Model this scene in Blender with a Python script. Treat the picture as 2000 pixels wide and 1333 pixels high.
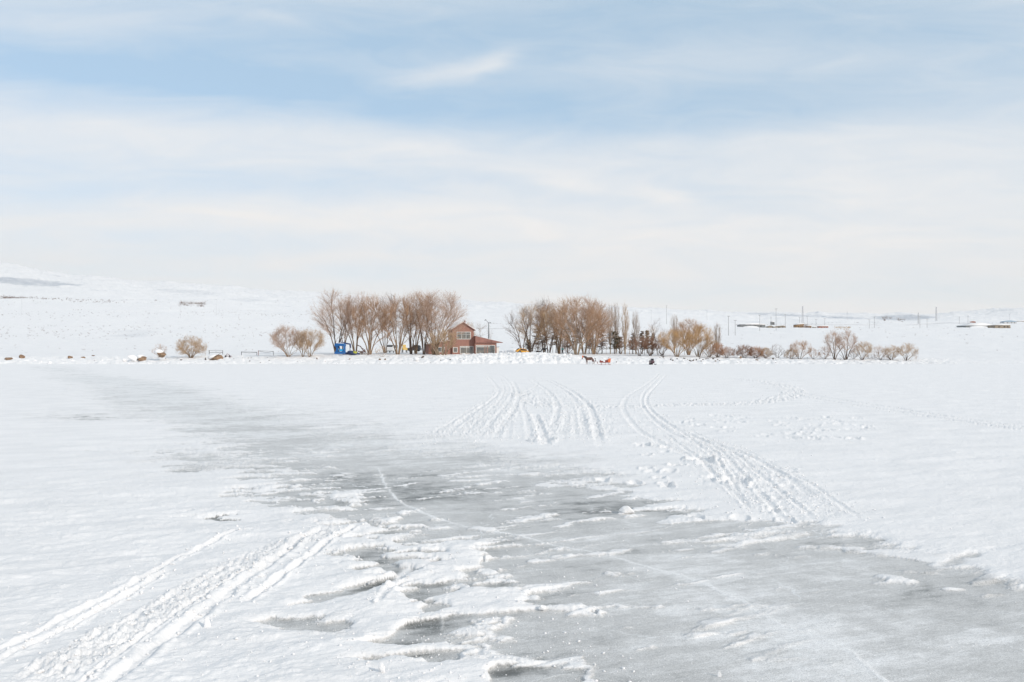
import bpy, bmesh, math, random
import numpy as np
from mathutils import Vector, Matrix

R = math.radians
for _o in list(bpy.data.objects):
    bpy.data.objects.remove(_o)
sc = bpy.context.scene
C = sc.collection

# ---------------------------------------------------------------- camera
F, CH, PCX, PCY = 1555.0, 2.7, 1000.0, 666.5      # focal length in photo pixels, eye height in metres
PITCH = math.atan(19.5 / F)
cam_d = bpy.data.cameras.new('camera')
cam = bpy.data.objects.new('camera', cam_d); C.objects.link(cam)
cam_d.sensor_width = 36.0; cam_d.lens = F / 2000 * 36
cam_d.clip_start = 0.1; cam_d.clip_end = 30000
cam.location = (0, 0, CH); cam.rotation_euler = (R(90) + PITCH, 0, 0)
sc.camera = cam
CP, SP = math.cos(PITCH), math.sin(PITCH)

# ---------------------------------------------------------------- light
SUN_AZ, SUN_EL = 128.0, 27.0                       # degrees clockwise from +Y (the view), above the horizon
sd = bpy.data.lights.new('sun', 'SUN'); sd.energy = 2.5; sd.angle = R(0.53); sd.color = (1.0, 0.90, 0.78)
sun = bpy.data.objects.new('sun', sd); C.objects.link(sun)
_d = Vector((math.sin(R(SUN_AZ)) * math.cos(R(SUN_EL)), math.cos(R(SUN_AZ)) * math.cos(R(SUN_EL)), math.sin(R(SUN_EL))))
sun.rotation_euler = _d.to_track_quat('Z', 'Y').to_euler(); sun.location = (60, -60, 60)
sc.view_settings.view_transform = 'Standard'; sc.view_settings.look = 'None'
sc.view_settings.gamma = 1.0; sc.view_settings.exposure = 0.0

# ---------------------------------------------------------------- sky
world = bpy.data.worlds.new('World'); sc.world = world; world.use_nodes = True
WN = world.node_tree.nodes; WL = world.node_tree.links
WN.clear()
SKY_STRENGTH = 0.10


class NT:
    """small helper that writes node maths as calls"""
    def __init__(s, tree): s.t = tree; s.n = tree.nodes; s.l = tree.links
    def put(s, sock, v):
        if v is None: return
        if isinstance(v, bpy.types.NodeSocket): s.l.new(v, sock)
        else: sock.default_value = v
    def m(s, op, a, b=None, c=None, clamp=False):
        n = s.n.new('ShaderNodeMath'); n.operation = op; n.use_clamp = clamp
        s.put(n.inputs[0], a); s.put(n.inputs[1], b); s.put(n.inputs[2], c); return n.outputs[0]
    def comb(s, x, y, z):
        n = s.n.new('ShaderNodeCombineXYZ'); s.put(n.inputs[0], x); s.put(n.inputs[1], y); s.put(n.inputs[2], z); return n.outputs[0]
    def sep(s, v):
        n = s.n.new('ShaderNodeSeparateXYZ'); s.put(n.inputs[0], v); return n.outputs
    def noise(s, vec, scale, detail=4.0, rough=0.5, dist=0.0):
        n = s.n.new('ShaderNodeTexNoise'); s.put(n.inputs['Vector'], vec)
        n.inputs['Scale'].default_value = scale; n.inputs['Detail'].default_value = detail
        n.inputs['Roughness'].default_value = rough; n.inputs['Distortion'].default_value = dist
        return n.outputs['Fac']
    def mix(s, f, a, b, mode='MIX'):
        n = s.n.new('ShaderNodeMix'); n.data_type = 'RGBA'; n.blend_type = mode
        s.put(n.inputs[0], f); s.put(n.inputs[6], a); s.put(n.inputs[7], b); return n.outputs[2]
    def ramp(s, v, a, b, lo=0.0, hi=1.0):
        n = s.n.new('ShaderNodeMapRange'); n.interpolation_type = 'SMOOTHSTEP'
        s.put(n.inputs[0], v); s.put(n.inputs[1], a); s.put(n.inputs[2], b); s.put(n.inputs[3], lo); s.put(n.inputs[4], hi)
        return n.outputs[0]
    def gain(s, col, k):
        n = s.n.new('ShaderNodeVectorMath'); n.operation = 'SCALE'; s.put(n.inputs[0], col); s.put(n.inputs[3], k); return n.outputs[0]


w = NT(world.node_tree)
tc = WN.new('ShaderNodeTexCoord').outputs['Generated']
sx, sy, sz = w.sep(tc)
az = w.m('ARCTAN2', sx, sy)                         # 0 straight ahead, positive to the right
el = w.m('ARCTAN2', sz, w.m('MAXIMUM', sy, 0.3))     # cloud bands run straight across the view direction
# drifting wisps stretched along the horizon
wv = w.comb(w.m('MULTIPLY', az, 1.0), w.m('MULTIPLY', el, 4.5), 0.3)
n1 = w.m('SUBTRACT', w.noise(wv, 1.7, 6, 0.55, 0.3), 0.5)
n2 = w.m('SUBTRACT', w.noise(w.comb(w.m('MULTIPLY', az, 1.3), w.m('MULTIPLY', el, 6.0), 4.1), 5.5, 8, 0.60, 0.8), 0.5)
n3 = w.m('SUBTRACT', w.noise(w.comb(w.m('MULTIPLY', az, 1.0), w.m('MULTIPLY', el, 3.0), 9.1), 3.0, 5, 0.5, 0.0), 0.5)
elw = w.m('ADD', el, w.m('MULTIPLY', n3, 0.075))
azw = w.m('ADD', az, w.m('MULTIPLY', n1, 0.25))


def blob(px, py, rx, ry, tilt, amp):
    """a cloud (amp>0) or a clear gap (amp<0) at a compass direction and height in the sky"""
    a0 = math.atan((px - PCX) / F); e0 = math.atan((686 - py) / F)
    ct, st = math.cos(R(tilt)), math.sin(R(tilt))
    dx = w.m('SUBTRACT', azw, a0); dy = w.m('SUBTRACT', elw, e0)
    u = w.m('MULTIPLY', w.m('ADD', w.m('MULTIPLY', dx, ct), w.m('MULTIPLY', dy, st)), F / rx)
    v = w.m('MULTIPLY', w.m('SUBTRACT', w.m('MULTIPLY', dy, ct), w.m('MULTIPLY', dx, st)), F / ry)
    r2 = w.m('ADD', w.m('MULTIPLY', u, u), w.m('MULTIPLY', v, v))
    return w.m('MULTIPLY', w.m('EXPONENT', w.m('MULTIPLY', r2, -1.0)), amp)


SKYBLOBS = [  # photo px, py, rx, ry, tilt, amount of cloud
    (60, 10, 300, 25, -4, .12), (480, 30, 120, 12, -8, .14), (250, 120, 430, 60, -8, -.36), (700, 60, 500, 45, -5, -.20), (900, 205, 500, 60, -4, -.30),
    (540, 175, 260, 40, -10, -.16), (1150, 35, 520, 60, 2, -.26), (1750, 60, 350, 60, 2, -.14), (1500, 190, 480, 45, 3, -.22), (1300, 130, 350, 30, 2, .10),
    (200, 262, 420, 42, -6, .16), (700, 285, 400, 26, -4, .12), (1300, 272, 520, 28, 1, .14), (1750, 330, 330, 80, 3, .12),
    (160, 368, 430, 24, 1, -.16), (640, 378, 260, 18, 0, -.09), (900, 350, 420, 22, 0, -.10), (1530, 402, 260, 26, -4, -.14), (1350, 360, 400, 16, -3, -.06),
    (825, 142, 150, 22, 17, .34), (915, 112, 55, 22, 32, .30), (1190, 350, 100, 18, -8, .30), (1320, 370, 55, 16, -22, .26),
    (350, 430, 600, 18, 0, .12), (1000, 450, 500, 30, -2, .12), (1100, 455, 60, 18, -20, .10), (1750, 420, 200, 60, 0, .10), (1350, 470, 180, 14, 12, .10), (600, 440, 160, 14, -6, .10), (250, 470, 500, 24, 0, -.10), (1500, 560, 700, 26, 0, -.10), (700, 540, 400, 20, 0, -.10),
]
dens = w.m('ADD', w.ramp(el, 0.36, 0.12, 0.38, 0.80), w.ramp(el, 0.15, 0.03, 0.0, 0.16))
for bl in SKYBLOBS:
    dens = w.m('ADD', dens, blob(*bl))
dens = w.m('ADD', dens, w.m('MULTIPLY', n1, 0.22))
wob = w.m('MULTIPLY', n2, w.ramp(el, 0.02, 0.12, 0.34, 0.55))
dens = w.m('ADD', dens, wob, clamp=True)
back = w.ramp(w.m('ABSOLUTE', az), 1.2, 2.0, 0.0, 1.0)
nish = WN.new('ShaderNodeTexSky'); nish.sky_type = 'NISHITA'; nish.sun_disc = False
nish.sun_elevation = R(SUN_EL); nish.sun_rotation = R(SUN_AZ); nish.altitude = 1900; nish.air_density = 1.0; nish.dust_density = 0.6; nish.ozone_density = 1.5
blue = w.mix(0.70, w.gain(nish.outputs[0], 1.7), (5.15, 6.95, 8.35, 1))
cloud = (9.2, 9.1, 9.0, 1)
skyc = w.mix(dens, blue, cloud)
bg = WN.new('ShaderNodeBackground'); WL.new(skyc, bg.inputs[0]); bg.inputs[1].default_value = SKY_STRENGTH
wo = WN.new('ShaderNodeOutputWorld'); WL.new(bg.outputs[0], wo.inputs[0])

# ---------------------------------------------------------------- view geometry helpers


def ray(px, py):
    dx = (px - PCX) / F; dz = (PCY - py) / F
    return np.array([dx, CP - dz * SP, SP + dz * CP])


def flat(px, py, z=0.0):
    d = ray(px, py); t = (z - CH) / d[2]
    return (d[0] * t, d[1] * t)


def at(px, py, Y):
    d = ray(px, py); t = Y / d[1]
    return Vector((d[0] * t, Y, CH + d[2] * t))


def project(X, Y, Z):
    fz = Y * CP + (Z - CH) * SP; uz = -Y * SP + (Z - CH) * CP
    return PCX + F * X / fz, PCY - F * uz / fz


# ---------------------------------------------------------------- numpy noise
_rs = np.random.RandomState(7)
_PERM = _rs.permutation(4096).astype(np.int32)
_ANG = (_rs.rand(4096) * 2 * np.pi)
_GX = np.cos(_ANG).astype(np.float32); _GY = np.sin(_ANG).astype(np.float32)


def perlin(x, y, seed=0):
    x = np.asarray(x, dtype=np.float64); y = np.asarray(y, dtype=np.float64)
    xi = np.floor(x).astype(np.int64); yi = np.floor(y).astype(np.int64)
    xf = (x - xi).astype(np.float32); yf = (y - yi).astype(np.float32)
    u = xf * xf * xf * (xf * (xf * 6 - 15) + 10); v = yf * yf * yf * (yf * (yf * 6 - 15) + 10)

    def g(ix, iy, fx, fy):
        h = _PERM[(_PERM[(ix + seed * 131) & 4095] + iy) & 4095]
        return _GX[h] * fx + _GY[h] * fy
    a = g(xi, yi, xf, yf); b = g(xi + 1, yi, xf - 1, yf); c = g(xi, yi + 1, xf, yf - 1); d = g(xi + 1, yi + 1, xf - 1, yf - 1)
    return ((a + u * (b - a)) * (1 - v) + (c + u * (d - c)) * v) * 1.5


def fbm(x, y, seed=0, octv=4, gain=0.5):
    s = 0; a = 1.0
    for k in range(octv):
        s = s + a * perlin(x, y, seed + k * 17); x = x * 2.03 + 3.1; y = y * 2.03 + 7.7; a *= gain
    return s


def ridged(x, y, seed=0, octv=3):
    s = 0; a = 1.0
    for k in range(octv):
        s = s + a * (1 - 2 * np.abs(perlin(x, y, seed + k * 13))); x = x * 2.1 + 1.7; y = y * 2.1 + 5.2; a *= 0.5
    return s / 1.75


def sstep(x, a, b):
    t = np.clip((x - a) / (b - a), 0, 1); return t * t * (3 - 2 * t)


# ---------------------------------------------------------------- materials


def mat(name, col, rough=0.7, var=0.0, vscale=3.0, col2=None, metal=0.0, bump=0.0, bscale=20.0, spec=0.5, stretch=None):
    m = bpy.data.materials.new(name); m.use_nodes = True
    t = NT(m.node_tree); b = m.node_tree.nodes['Principled BSDF']
    b.inputs['Roughness'].default_value = rough; b.inputs['Metallic'].default_value = metal
    b.inputs['Specular IOR Level'].default_value = spec
    co = t.n.new('ShaderNodeTexCoord').outputs['Object']
    if stretch:
        mp = t.n.new('ShaderNodeMapping'); mp.inputs['Scale'].default_value = stretch; t.l.new(co, mp.inputs[0]); co = mp.outputs[0]
    c1 = (*col, 1)
    if var or col2:
        c2 = (*(col2 or [c * (1 - var) for c in col]), 1)
        fac = t.ramp(t.noise(co, vscale, 5, 0.6), 0.35, 0.65)
        t.put(b.inputs['Base Color'], t.mix(fac, c1, c2))
    else:
        b.inputs['Base Color'].default_value = c1
    if bump:
        bn = t.n.new('ShaderNodeBump'); bn.inputs['Distance'].default_value = bump
        t.l.new(t.noise(co, bscale, 5, 0.6), bn.inputs['Height']); t.l.new(bn.outputs[0], b.inputs['Normal'])
    return m


# ---------------------------------------------------------------- mesh helpers


def mesh_np(name, v, faces, smooth=True):
    """faces: list of int arrays (n,k)"""
    me = bpy.data.meshes.new(name)
    v = np.ascontiguousarray(v, dtype=np.float32)
    faces = [np.asarray(f, dtype=np.int32) for f in faces if len(f)]
    me.vertices.add(len(v)); me.vertices.foreach_set('co', v.ravel())
    li = np.concatenate([f.ravel() for f in faces])
    tot = np.concatenate([np.full(len(f), f.shape[1], dtype=np.int32) for f in faces])
    start = np.concatenate([[0], np.cumsum(tot)[:-1]]).astype(np.int32)
    me.loops.add(len(li)); me.loops.foreach_set('vertex_index', li)
    me.polygons.add(len(tot)); me.polygons.foreach_set('loop_start', start); me.polygons.foreach_set('loop_total', tot)
    if smooth: me.polygons.foreach_set('use_smooth', np.ones(len(tot), dtype=bool))
    me.update(calc_edges=True)
    return me


def link(name, me, m, parent=None):
    o = bpy.data.objects.new(name, me); C.objects.link(o)
    if m and not me.materials: me.materials.append(m)
    if parent: o.parent = parent
    return o


def tag(o, label=None, cat=None, group=None, kind=None):
    if label: o['label'] = label
    if cat: o['category'] = cat
    if group: o['group'] = group
    if kind: o['kind'] = kind
    return o


def thing(name, label, cat, loc, rz=0, group=None, s=1.0):
    o = bpy.data.objects.new(name, None); C.objects.link(o)
    o.location = loc; o.rotation_euler = (0, 0, rz); o.scale = (s, s, s); o.empty_display_size = 0.3
    return tag(o, label, cat, group)


class MB:
    """collects shapes and links them as one mesh"""
    def __init__(s): s.v = []; s.f = []; s.n = 0
    def add(s, v, f):
        s.v.append(np.asarray(v, dtype=float).reshape(-1, 3))
        s.f += [tuple(i + s.n for i in q) for q in f]; s.n += len(s.v[-1]); return s
    def box(s, c, d, rot=None, taper=1.0, bev=0.0):
        x, y, z = d[0] / 2, d[1] / 2, d[2] / 2
        if bev:
            bm = bmesh.new(); bmesh.ops.create_cube(bm, size=1.0)
            for v in bm.verts:
                k = taper if v.co.z > 0 else 1
                v.co = Vector((v.co.x * d[0] * k, v.co.y * d[1] * k, v.co.z * d[2]))
            bmesh.ops.bevel(bm, geom=list(bm.edges) + list(bm.verts), offset=bev, segments=2, affect='EDGES', profile=0.5)
            bm.verts.index_update()
            v = np.array([q.co[:] for q in bm.verts]); f = [tuple(q.index for q in p.verts) for p in bm.faces]; bm.free()
        else:
            v = np.array([(i * x * (taper if k > 0 else 1), j * y * (taper if k > 0 else 1), k * z) for k in (-1, 1) for j in (-1, 1) for i in (-1, 1)])
            f = [(0, 2, 3, 1), (4, 5, 7, 6), (0, 1, 5, 4), (2, 6, 7, 3), (0, 4, 6, 2), (1, 3, 7, 5)]
        if rot is not None: v = v @ np.array(Matrix.Rotation(rot[0], 3, rot[1])).T
        return s.add(v + np.array(c), f)
    def prism(s, poly, y0, y1):
        """outline in XZ pushed along Y"""
        n = len(poly); v = [(p[0], y0, p[1]) for p in poly] + [(p[0], y1, p[1]) for p in poly]
        f = [tuple(range(n)), tuple(range(2 * n - 1, n - 1, -1))] + [(i, i + n, (i + 1) % n + n, (i + 1) % n) for i in range(n)]
        return s.add(v, f)
    def tube(s, pts, r, k=8):
        pts = [Vector(p) for p in pts]
        rr = r if hasattr(r, '__len__') else [r] * len(pts)
        vs = []; up = Vector((0, 0, 1))
        for i, p in enumerate(pts):
            t = (pts[min(i + 1, len(pts) - 1)] - pts[max(i - 1, 0)]).normalized()
            a = t.cross(up if abs(t.z) < .95 else Vector((1, 0, 0))).normalized(); b = t.cross(a)
            vs += [tuple(p + (a * math.cos(2 * math.pi * j / k) + b * math.sin(2 * math.pi * j / k)) * rr[i]) for j in range(k)]
        f = [(i * k + j, i * k + (j + 1) % k, (i + 1) * k + (j + 1) % k, (i + 1) * k + j) for i in range(len(pts) - 1) for j in range(k)]
        f += [tuple(range(k))[::-1], tuple((len(pts) - 1) * k + j for j in range(k))]
        return s.add(vs, f)
    def cyl(s, a, b, r, k=16): return s.tube([a, b], r, k)
    def ball(s, c, r, sub=2, jit=0.0, rng=random, flatz=1.0):
        bm = bmesh.new(); bmesh.ops.create_icosphere(bm, subdivisions=sub, radius=1.0)
        rr = r if hasattr(r, '__len__') else (r, r, r * flatz)
        for q in bm.verts:
            k = 1 + rng.uniform(-jit, jit); q.co = Vector((q.co.x * rr[0] * k, q.co.y * rr[1] * k, q.co.z * rr[2] * k)) + Vector(c)
        bm.verts.index_update()
        s.add([q.co[:] for q in bm.verts], [tuple(q.index for q in p.verts) for p in bm.faces]); bm.free(); return s
    def build(s, name, m, parent=None, smooth=False):
        me = bpy.data.meshes.new(name); me.from_pydata(np.concatenate(s.v).tolist(), [], s.f); me.update()
        bm = bmesh.new(); bm.from_mesh(me); bmesh.ops.recalc_face_normals(bm, faces=bm.faces); bm.to_mesh(me); bm.free()
        if smooth: me.polygons.foreach_set('use_smooth', np.ones(len(me.polygons), dtype=bool))
        return link(name, me, m, parent)


def skin(name, nodes, edges, m, parent, sub=1, root=0):
    """one continuous body: nodes are (x,y,z,radius)"""
    me = bpy.data.meshes.new(name); me.from_pydata([n[:3] for n in nodes], edges, []); me.update()
    o = link(name, me, m, parent)
    md = o.modifiers.new('skin', 'SKIN'); md.use_smooth_shade = True
    for i, n in enumerate(nodes):
        r = n[3] if hasattr(n[3], '__len__') else (n[3], n[3])
        me.skin_vertices[0].data[i].radius = r
        me.skin_vertices[0].data[i].use_root = (i == root)
    sb = o.modifiers.new('sub', 'SUBSURF'); sb.levels = sub; sb.render_levels = sub
    return o


# ================================================================ SETTING: the frozen lake
QN = 1.5                                            # photo pixels per grid column
def lake_grid():
    pys = [686 + F * CH / 167.0]
    while True:
        Y = F * CH / (pys[-1] - 686)
        if Y < 3.6: break
        pys.append(pys[-1] + (0.30 + 1.15 * min(1, (pys[-1] - 705) / 160.0)) * QN / 1.5)
    Ys = F * CH / (np.array(pys[::-1]) - 686)
    u = np.arange(-1060, 1060.1, QN) / F
    side = np.geomspace(1060, 2600, 60)[1:] / F
    u = np.concatenate([-side[::-1], u, side])
    return Ys, u


LY, LU = lake_grid()
YY, UU = np.meshgrid(LY, LU, indexing='ij'); XX = UU * YY
PX, PY = project(XX, YY, 0.0)
_wa = 0.22 + 0.022 * YY                             # drift edges wander: world-space warp of the layout
_u = XX * 0.94 + YY * 0.34; _v = -XX * 0.34 + YY * 0.94; _k = 1 / (1 + YY / 40)
QX, QY = project(XX + _wa * 1.5 * fbm(_u * 0.55, _v * 1.1, 201, 3, .45), np.maximum(YY + _wa * 1.5 * fbm(_u * 0.5, _v * 1.2, 211, 3, .45), 2.5), 0.0)
print('lake grid', YY.shape, YY.size)


def blobs(lst):
    s = np.zeros_like(PX)
    for (x, y, rx, ry, a, amp) in lst:
        ca, sa = math.cos(R(a)), math.sin(R(a)); dx = QX - x; dy = QY - y
        u = (dx * ca + dy * sa) / rx; v = (dy * ca - dx * sa) / ry
        s += amp * np.exp(-np.minimum(u * u + v * v, 30))
    return s


def poly_sd(poly, ys):
    """signed distance (positive inside) in photo px, height scaled"""
    x = QX; y = QY * ys; d = np.full(PX.shape, 1e18); ins = np.zeros(PX.shape, bool); n = len(poly)
    for i in range(n):
        ax, ay = poly[i][0], poly[i][1] * ys; bx, by = poly[(i + 1) % n][0], poly[(i + 1) % n][1] * ys
        ex, ey = bx - ax, by - ay; t = np.clip(((x - ax) * ex + (y - ay) * ey) / (ex * ex + ey * ey), 0, 1)
        d = np.minimum(d, (x - ax - t * ex) ** 2 + (y - ay - t * ey) ** 2)
        c = (ay > y) != (by > y)
        if by != ay: ins ^= c & (x < ex * (y - ay) / ey + ax)
    d = np.sqrt(d); return np.where(ins, d, -d)


ICE_POLY = [(520, 938), (620, 922), (760, 903), (900, 912), (1060, 922), (1180, 940), (1290, 985), (1385, 1030), (1520, 1037), (1650, 1045),
            (1790, 1092), (1930, 1118), (2150, 1215), (2300, 1500), (2300, 2200), (1050, 2200), (1040, 1335), (960, 1250), (1110, 1212), (1090, 1180), (1040, 1150),
            (960, 1140), (900, 1090), (840, 1062), (740, 1045), (690, 1025), (610, 1015), (560, 985)]
psd = poly_sd(ICE_POLY, 2.6)
ice = sstep(psd, -75, 75) * 1.25
ice += blobs([
    (120, 721, 70, 8, 4, .9), (190, 740, 130, 9, 2, .85), (300, 757, 130, 10, 4, .85), (330, 782, 160, 18, 6, .85), (430, 822, 200, 30, 9, .85),
    (600, 868, 240, 36, 6, .75), (850, 895, 240, 26, 0, .5), (400, 900, 190, 22, 4, .55), (150, 818, 110, 5, 0, .62), (860, 779, 50, 2.5, 3, .6), (740, 832, 90, 4, -6, .5),
    (560, 908, 120, 14, 2, .45), (440, 965, 90, 8, 3, .5), (410, 1022, 50, 4, -4, .75), (470, 995, 34, 5, -4, .7),
    (745, 1090, 105, 13, -3, 2.2), (720, 1132, 56, 15, -12, 2.0), (880, 1150, 75, 16, 3, 1.7), (905, 1185, 60, 11, 0, 1.3), (770, 1236, 95, 17, -6, 1.9),
    (800, 1293, 120, 11, -4, 2.0), (670, 1297, 45, 7, -6, 1.6), (640, 1160, 40, 6, -10, 1.0), (960, 1100, 60, 7, 0, .9), (1000, 1245, 130, 18, 3, .9), (1060, 1328, 50, 9, 0, 1.2), (560, 1210, 60, 14, -8, .8), (870, 1300, 60, 10, 0, 1.1),
    # snow lying on the ice
    (640, 968, 45, 8, 4, -.75), (700, 995, 60, 5, -4, -.6), (830, 1075, 55, 10, 14, -1.0), (900, 1100, 100, 5, -4, -.6), (1000, 1168, 60, 14, 4, -1.0), (990, 1200, 110, 10, 8, -1.0),
    (860, 1120, 40, 6, 0, -.5), (1150, 1218, 80, 5, 6, -.6), (1250, 1262, 120, 6, 8, -.5), (1480, 1055, 85, 7, -3, -1.2), (1590, 1072, 80, 6, 0, -1.1), (1700, 1078, 70, 8, 10, -1.1),
    (1745, 1080, 50, 8, 12, -.7), (1740, 1102, 28, 6, 5, -.6), (1850, 1112, 70, 8, -6, -1.1), (1800, 1145, 80, 8, 5, -1.3), (1920, 1165, 60, 6, 8, -.9), (1225, 1003, 28, 6, -5, -.9), (1160, 953, 60, 6, 5, -.8),
    (1120, 1012, 60, 5, 8, -.55), (1270, 1030, 40, 6, -3, -.6), (700, 1270, 170, 8, -4, -.7), (1000, 1300, 100, 10, 0, -.6), (1250, 965, 60, 8, 10, -.3),
])
# wind-drift noise in world metres, stretched along the wind
wx = XX * 0.94 + YY * 0.34; wy = -XX * 0.34 + YY * 0.94
na = fbm(wx * 0.55, wy * 1.1, 1, 5, 0.55); nb = fbm(wx * 0.16, wy * 0.34, 5, 4, 0.5)
near = sstep(PY, 780, 960)
edge_zone = np.exp(-((ice - 0.55) / 0.45) ** 2)
nc_ = fbm(wx * 1.6, wy * 4.2, 11, 5, 0.62)
rdg = ridged(wx * 0.42 + .25 * na, wy * 1.25 + .25 * na, 13, 4)
s = 0.56 - ice + (0.10 + 0.40 * edge_zone) * na * (0.35 + 0.65 * near) + 0.10 * nb + (0.05 + 0.48 * edge_zone) * nc_ * (0.5 + 0.5 * near)
s += sstep(rdg, 0.42, 0.95) * 0.85 * sstep(ice, 0.5, 0.9) * near * sstep(PX, 2100, 1200)
left_zone = sstep(PX, 1250, 650) * sstep(PY, 880, 1010)
thick_ = 1 + .20 * left_zone * near + .15 * sstep(PY, 980, 1080)
depth = 0.050 * thick_ * (1 - np.exp(-3.2 * np.log1p(np.exp(np.clip(s * 9, -30, 30))) / 9))
_soft = np.clip(1 - .72 * left_zone * near, 0, 1) * (1 + .55 * sstep(PX, 1450, 1800)); cover = sstep(s, (-0.34 - .25 * (1 - near)) * _soft, 0.26 * _soft)
# places where the snow is only a dusting and the grey ice shows through
thin = blobs([(230, 775, 330, 26, 4, .55), (600, 815, 260, 26, 5, .6), (150, 812, 200, 14, 0, .6), (700, 862, 300, 24, 2, .75), (1010, 898, 260, 20, 0, .75), (420, 905, 230, 20, 3, .6), (1150, 935, 160, 14, 4, .5),
              (1500, 1050, 150, 16, 4, .5), (1690, 1085, 130, 22, 12, .9), (1860, 1130, 170, 28, 14, .9), (1990, 1180, 130, 26, 14, .9), (560, 1215, 120, 22, -5, .6), (900, 1290, 160, 22, 0, .5)])
cover *= 1 - .62 * np.clip(thin * (.75 + .8 * na + .5 * nc_), 0, 1) * np.clip(1 - .4 * left_zone, 0, 1)
# surface relief of the snow: sastrugi, drifts, lumps
sas = ridged(wx * 0.75, wy * 1.9, 21, 4); dr = fbm(wx * 0.22, wy * 0.5, 31, 3)
rough_zone = np.clip(left_zone * 1.0 + 0.5 * edge_zone * near + 0.07 + 0.2 * sstep(PY, 900, 1250) * sstep(PX, 1100, 500), 0, 1.1)
lump = np.maximum(0, fbm(wx * 1.6, wy * 2.6, 41, 5, 0.6)) ** 1.2
farfade = 1 - 0.55 * sstep(YY, 25, 70)
hgt = depth * (0.75 + 0.4 * na) + cover * farfade * ((0.010 + .007 * left_zone) * sas * rough_zone + 0.012 * dr + (0.030 - .008 * left_zone) * lump * rough_zone * sstep(s, -0.05, 0.35))
hgt += cover * 0.03 * np.maximum(0, perlin(wx * 0.8, wy * 2.2, 77)) * left_zone * edge_zone
# small wind pits and lumps everywhere on snow
hgt += cover * 0.0040 * fbm(wx * 6, wy * 9, 51, 3) * (0.15 + rough_zone)
hgt += (1 - cover) * 0.0025 * fbm(wx * 2.0, wy * 4.0, 61, 3)
# patchy ripples out on the middle of the lake
pt = np.maximum(0, fbm(wx * 0.12, wy * 0.3, 91, 3) - 0.05)
hgt += cover * 0.02 * pt * np.maximum(0, ridged(wx * 1.1, wy * 2.4, 95, 3)) * sstep(PY, 735, 800)


def smooth_line(pts, n=5):
    P = [np.array(p, float) for p in pts]; P = [2 * P[0] - P[1]] + P + [2 * P[-1] - P[-2]]; out = []
    for i in range(1, len(P) - 2):
        for k in range(n):
            t = k / n
            out.append(0.5 * ((2 * P[i]) + (-P[i - 1] + P[i + 1]) * t + (2 * P[i - 1] - 5 * P[i] + 4 * P[i + 1] - P[i + 2]) * t * t + (-P[i - 1] + 3 * P[i] - 3 * P[i + 1] + P[i + 2]) * t ** 3))
    out.append(P[-2]); return out


def line_field(pts, reach):
    """distance to a line on the ice (metres) and distance along it"""
    wp = [flat(*p) for p in smooth_line(pts)]
    D = np.full(XX.shape, 1e3, dtype=np.float32); S = np.zeros(XX.shape, dtype=np.float32); T = np.zeros(XX.shape, dtype=np.float32)
    acc = 0; tot = sum(math.dist(wp[i], wp[i + 1]) for i in range(len(wp) - 1))
    for i in range(len(wp) - 1):
        (ax, ay), (bx, by) = wp[i], wp[i + 1]; L = math.dist(wp[i], wp[i + 1]) + 1e-6
        r0 = np.searchsorted(LY, min(ay, by) - reach); r1 = np.searchsorted(LY, max(ay, by) + reach)
        if r1 <= r0: acc += L; continue
        ul = min((min(ax, bx) - reach) / LY[r0], (min(ax, bx) - reach) / LY[r1 - 1]); uh = max((max(ax, bx) + reach) / LY[r0], (max(ax, bx) + reach) / LY[r1 - 1])
        c0 = np.searchsorted(LU, ul); c1 = np.searchsorted(LU, uh)
        if c1 <= c0: acc += L; continue
        sl = (slice(r0, r1), slice(c0, c1)); x = XX[sl] - ax; y = YY[sl] - ay; ex, ey = (bx - ax) / L, (by - ay) / L
        t = np.clip(x * ex + y * ey, 0, L); d = np.hypot(x - t * ex, y - t * ey); sg = x * ey - y * ex
        b = d < D[sl]
        D[sl] = np.where(b, d, D[sl]); S[sl] = np.where(b, np.sign(sg) * d, S[sl]); T[sl] = np.where(b, acc + t, T[sl]); acc += L
    return D, S, T, tot


crumb_lines = []
def groove(pts, wd=0.11, dep=0.05, berm=0.03, fade=0.08, rough=0.35):
    global hgt, cover
    D, S, T, tot = line_field(pts, wd * 5 + 0.3)
    m = D < wd * 5 + 0.3
    d, s_, t_ = D[m], S[m], T[m]; f = sstep(t_, 0, tot * fade + .01) * sstep(tot - t_, 0, tot * fade + .01)
    nz = perlin(XX[m] * 3.3, YY[m] * 3.3, 5); nf = fbm(XX[m] * 9, YY[m] * 9, 15, 3)
    ww = wd * (1 + 0.3 * nz)
    g = -.62 * dep * (1 - sstep(d, ww * 0.35, ww * 1.0)) * (1 + .2 * nz + .6 * rough * nf)
    b = .42 * berm * np.exp(-((d - ww * 1.35) / (ww * 0.42)) ** 2) * (1 + rough * 1.6 * nf + 0.5 * nz)
    b = np.maximum(b, 0)
    hgt[m] += (g + b) * f * (0.25 + 0.75 * cover[m])
    cover[m] = np.maximum(cover[m], 0.9 * f * np.exp(-(d / (ww * 2.0)) ** 2))
    crumb_lines.append((pts, wd))


def tread(pts, wd=0.5, amp=0.03, fade=0.06, lift=0.0, sc_=11.0):
    global hgt, cover
    D, S, T, tot = line_field(pts, wd * 1.2 + 0.3); m = D < wd
    d, t_ = D[m], T[m]; f = sstep(t_, 0, tot * fade + .01) * sstep(tot - t_, 0, tot * fade + .01)
    e = (1 - sstep(d, wd * 0.38, wd * 0.62)) * f
    n = fbm(XX[m] * sc_, YY[m] * sc_, 33, 4, 0.6); n2 = fbm(XX[m] * 3, YY[m] * 3, 39, 3)
    hgt[m] += e * (amp * (n + 0.6 * n2) + lift)
    cover[m] = np.maximum(cover[m], e * 0.95)
    crumb_lines.append((pts, wd))


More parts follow.
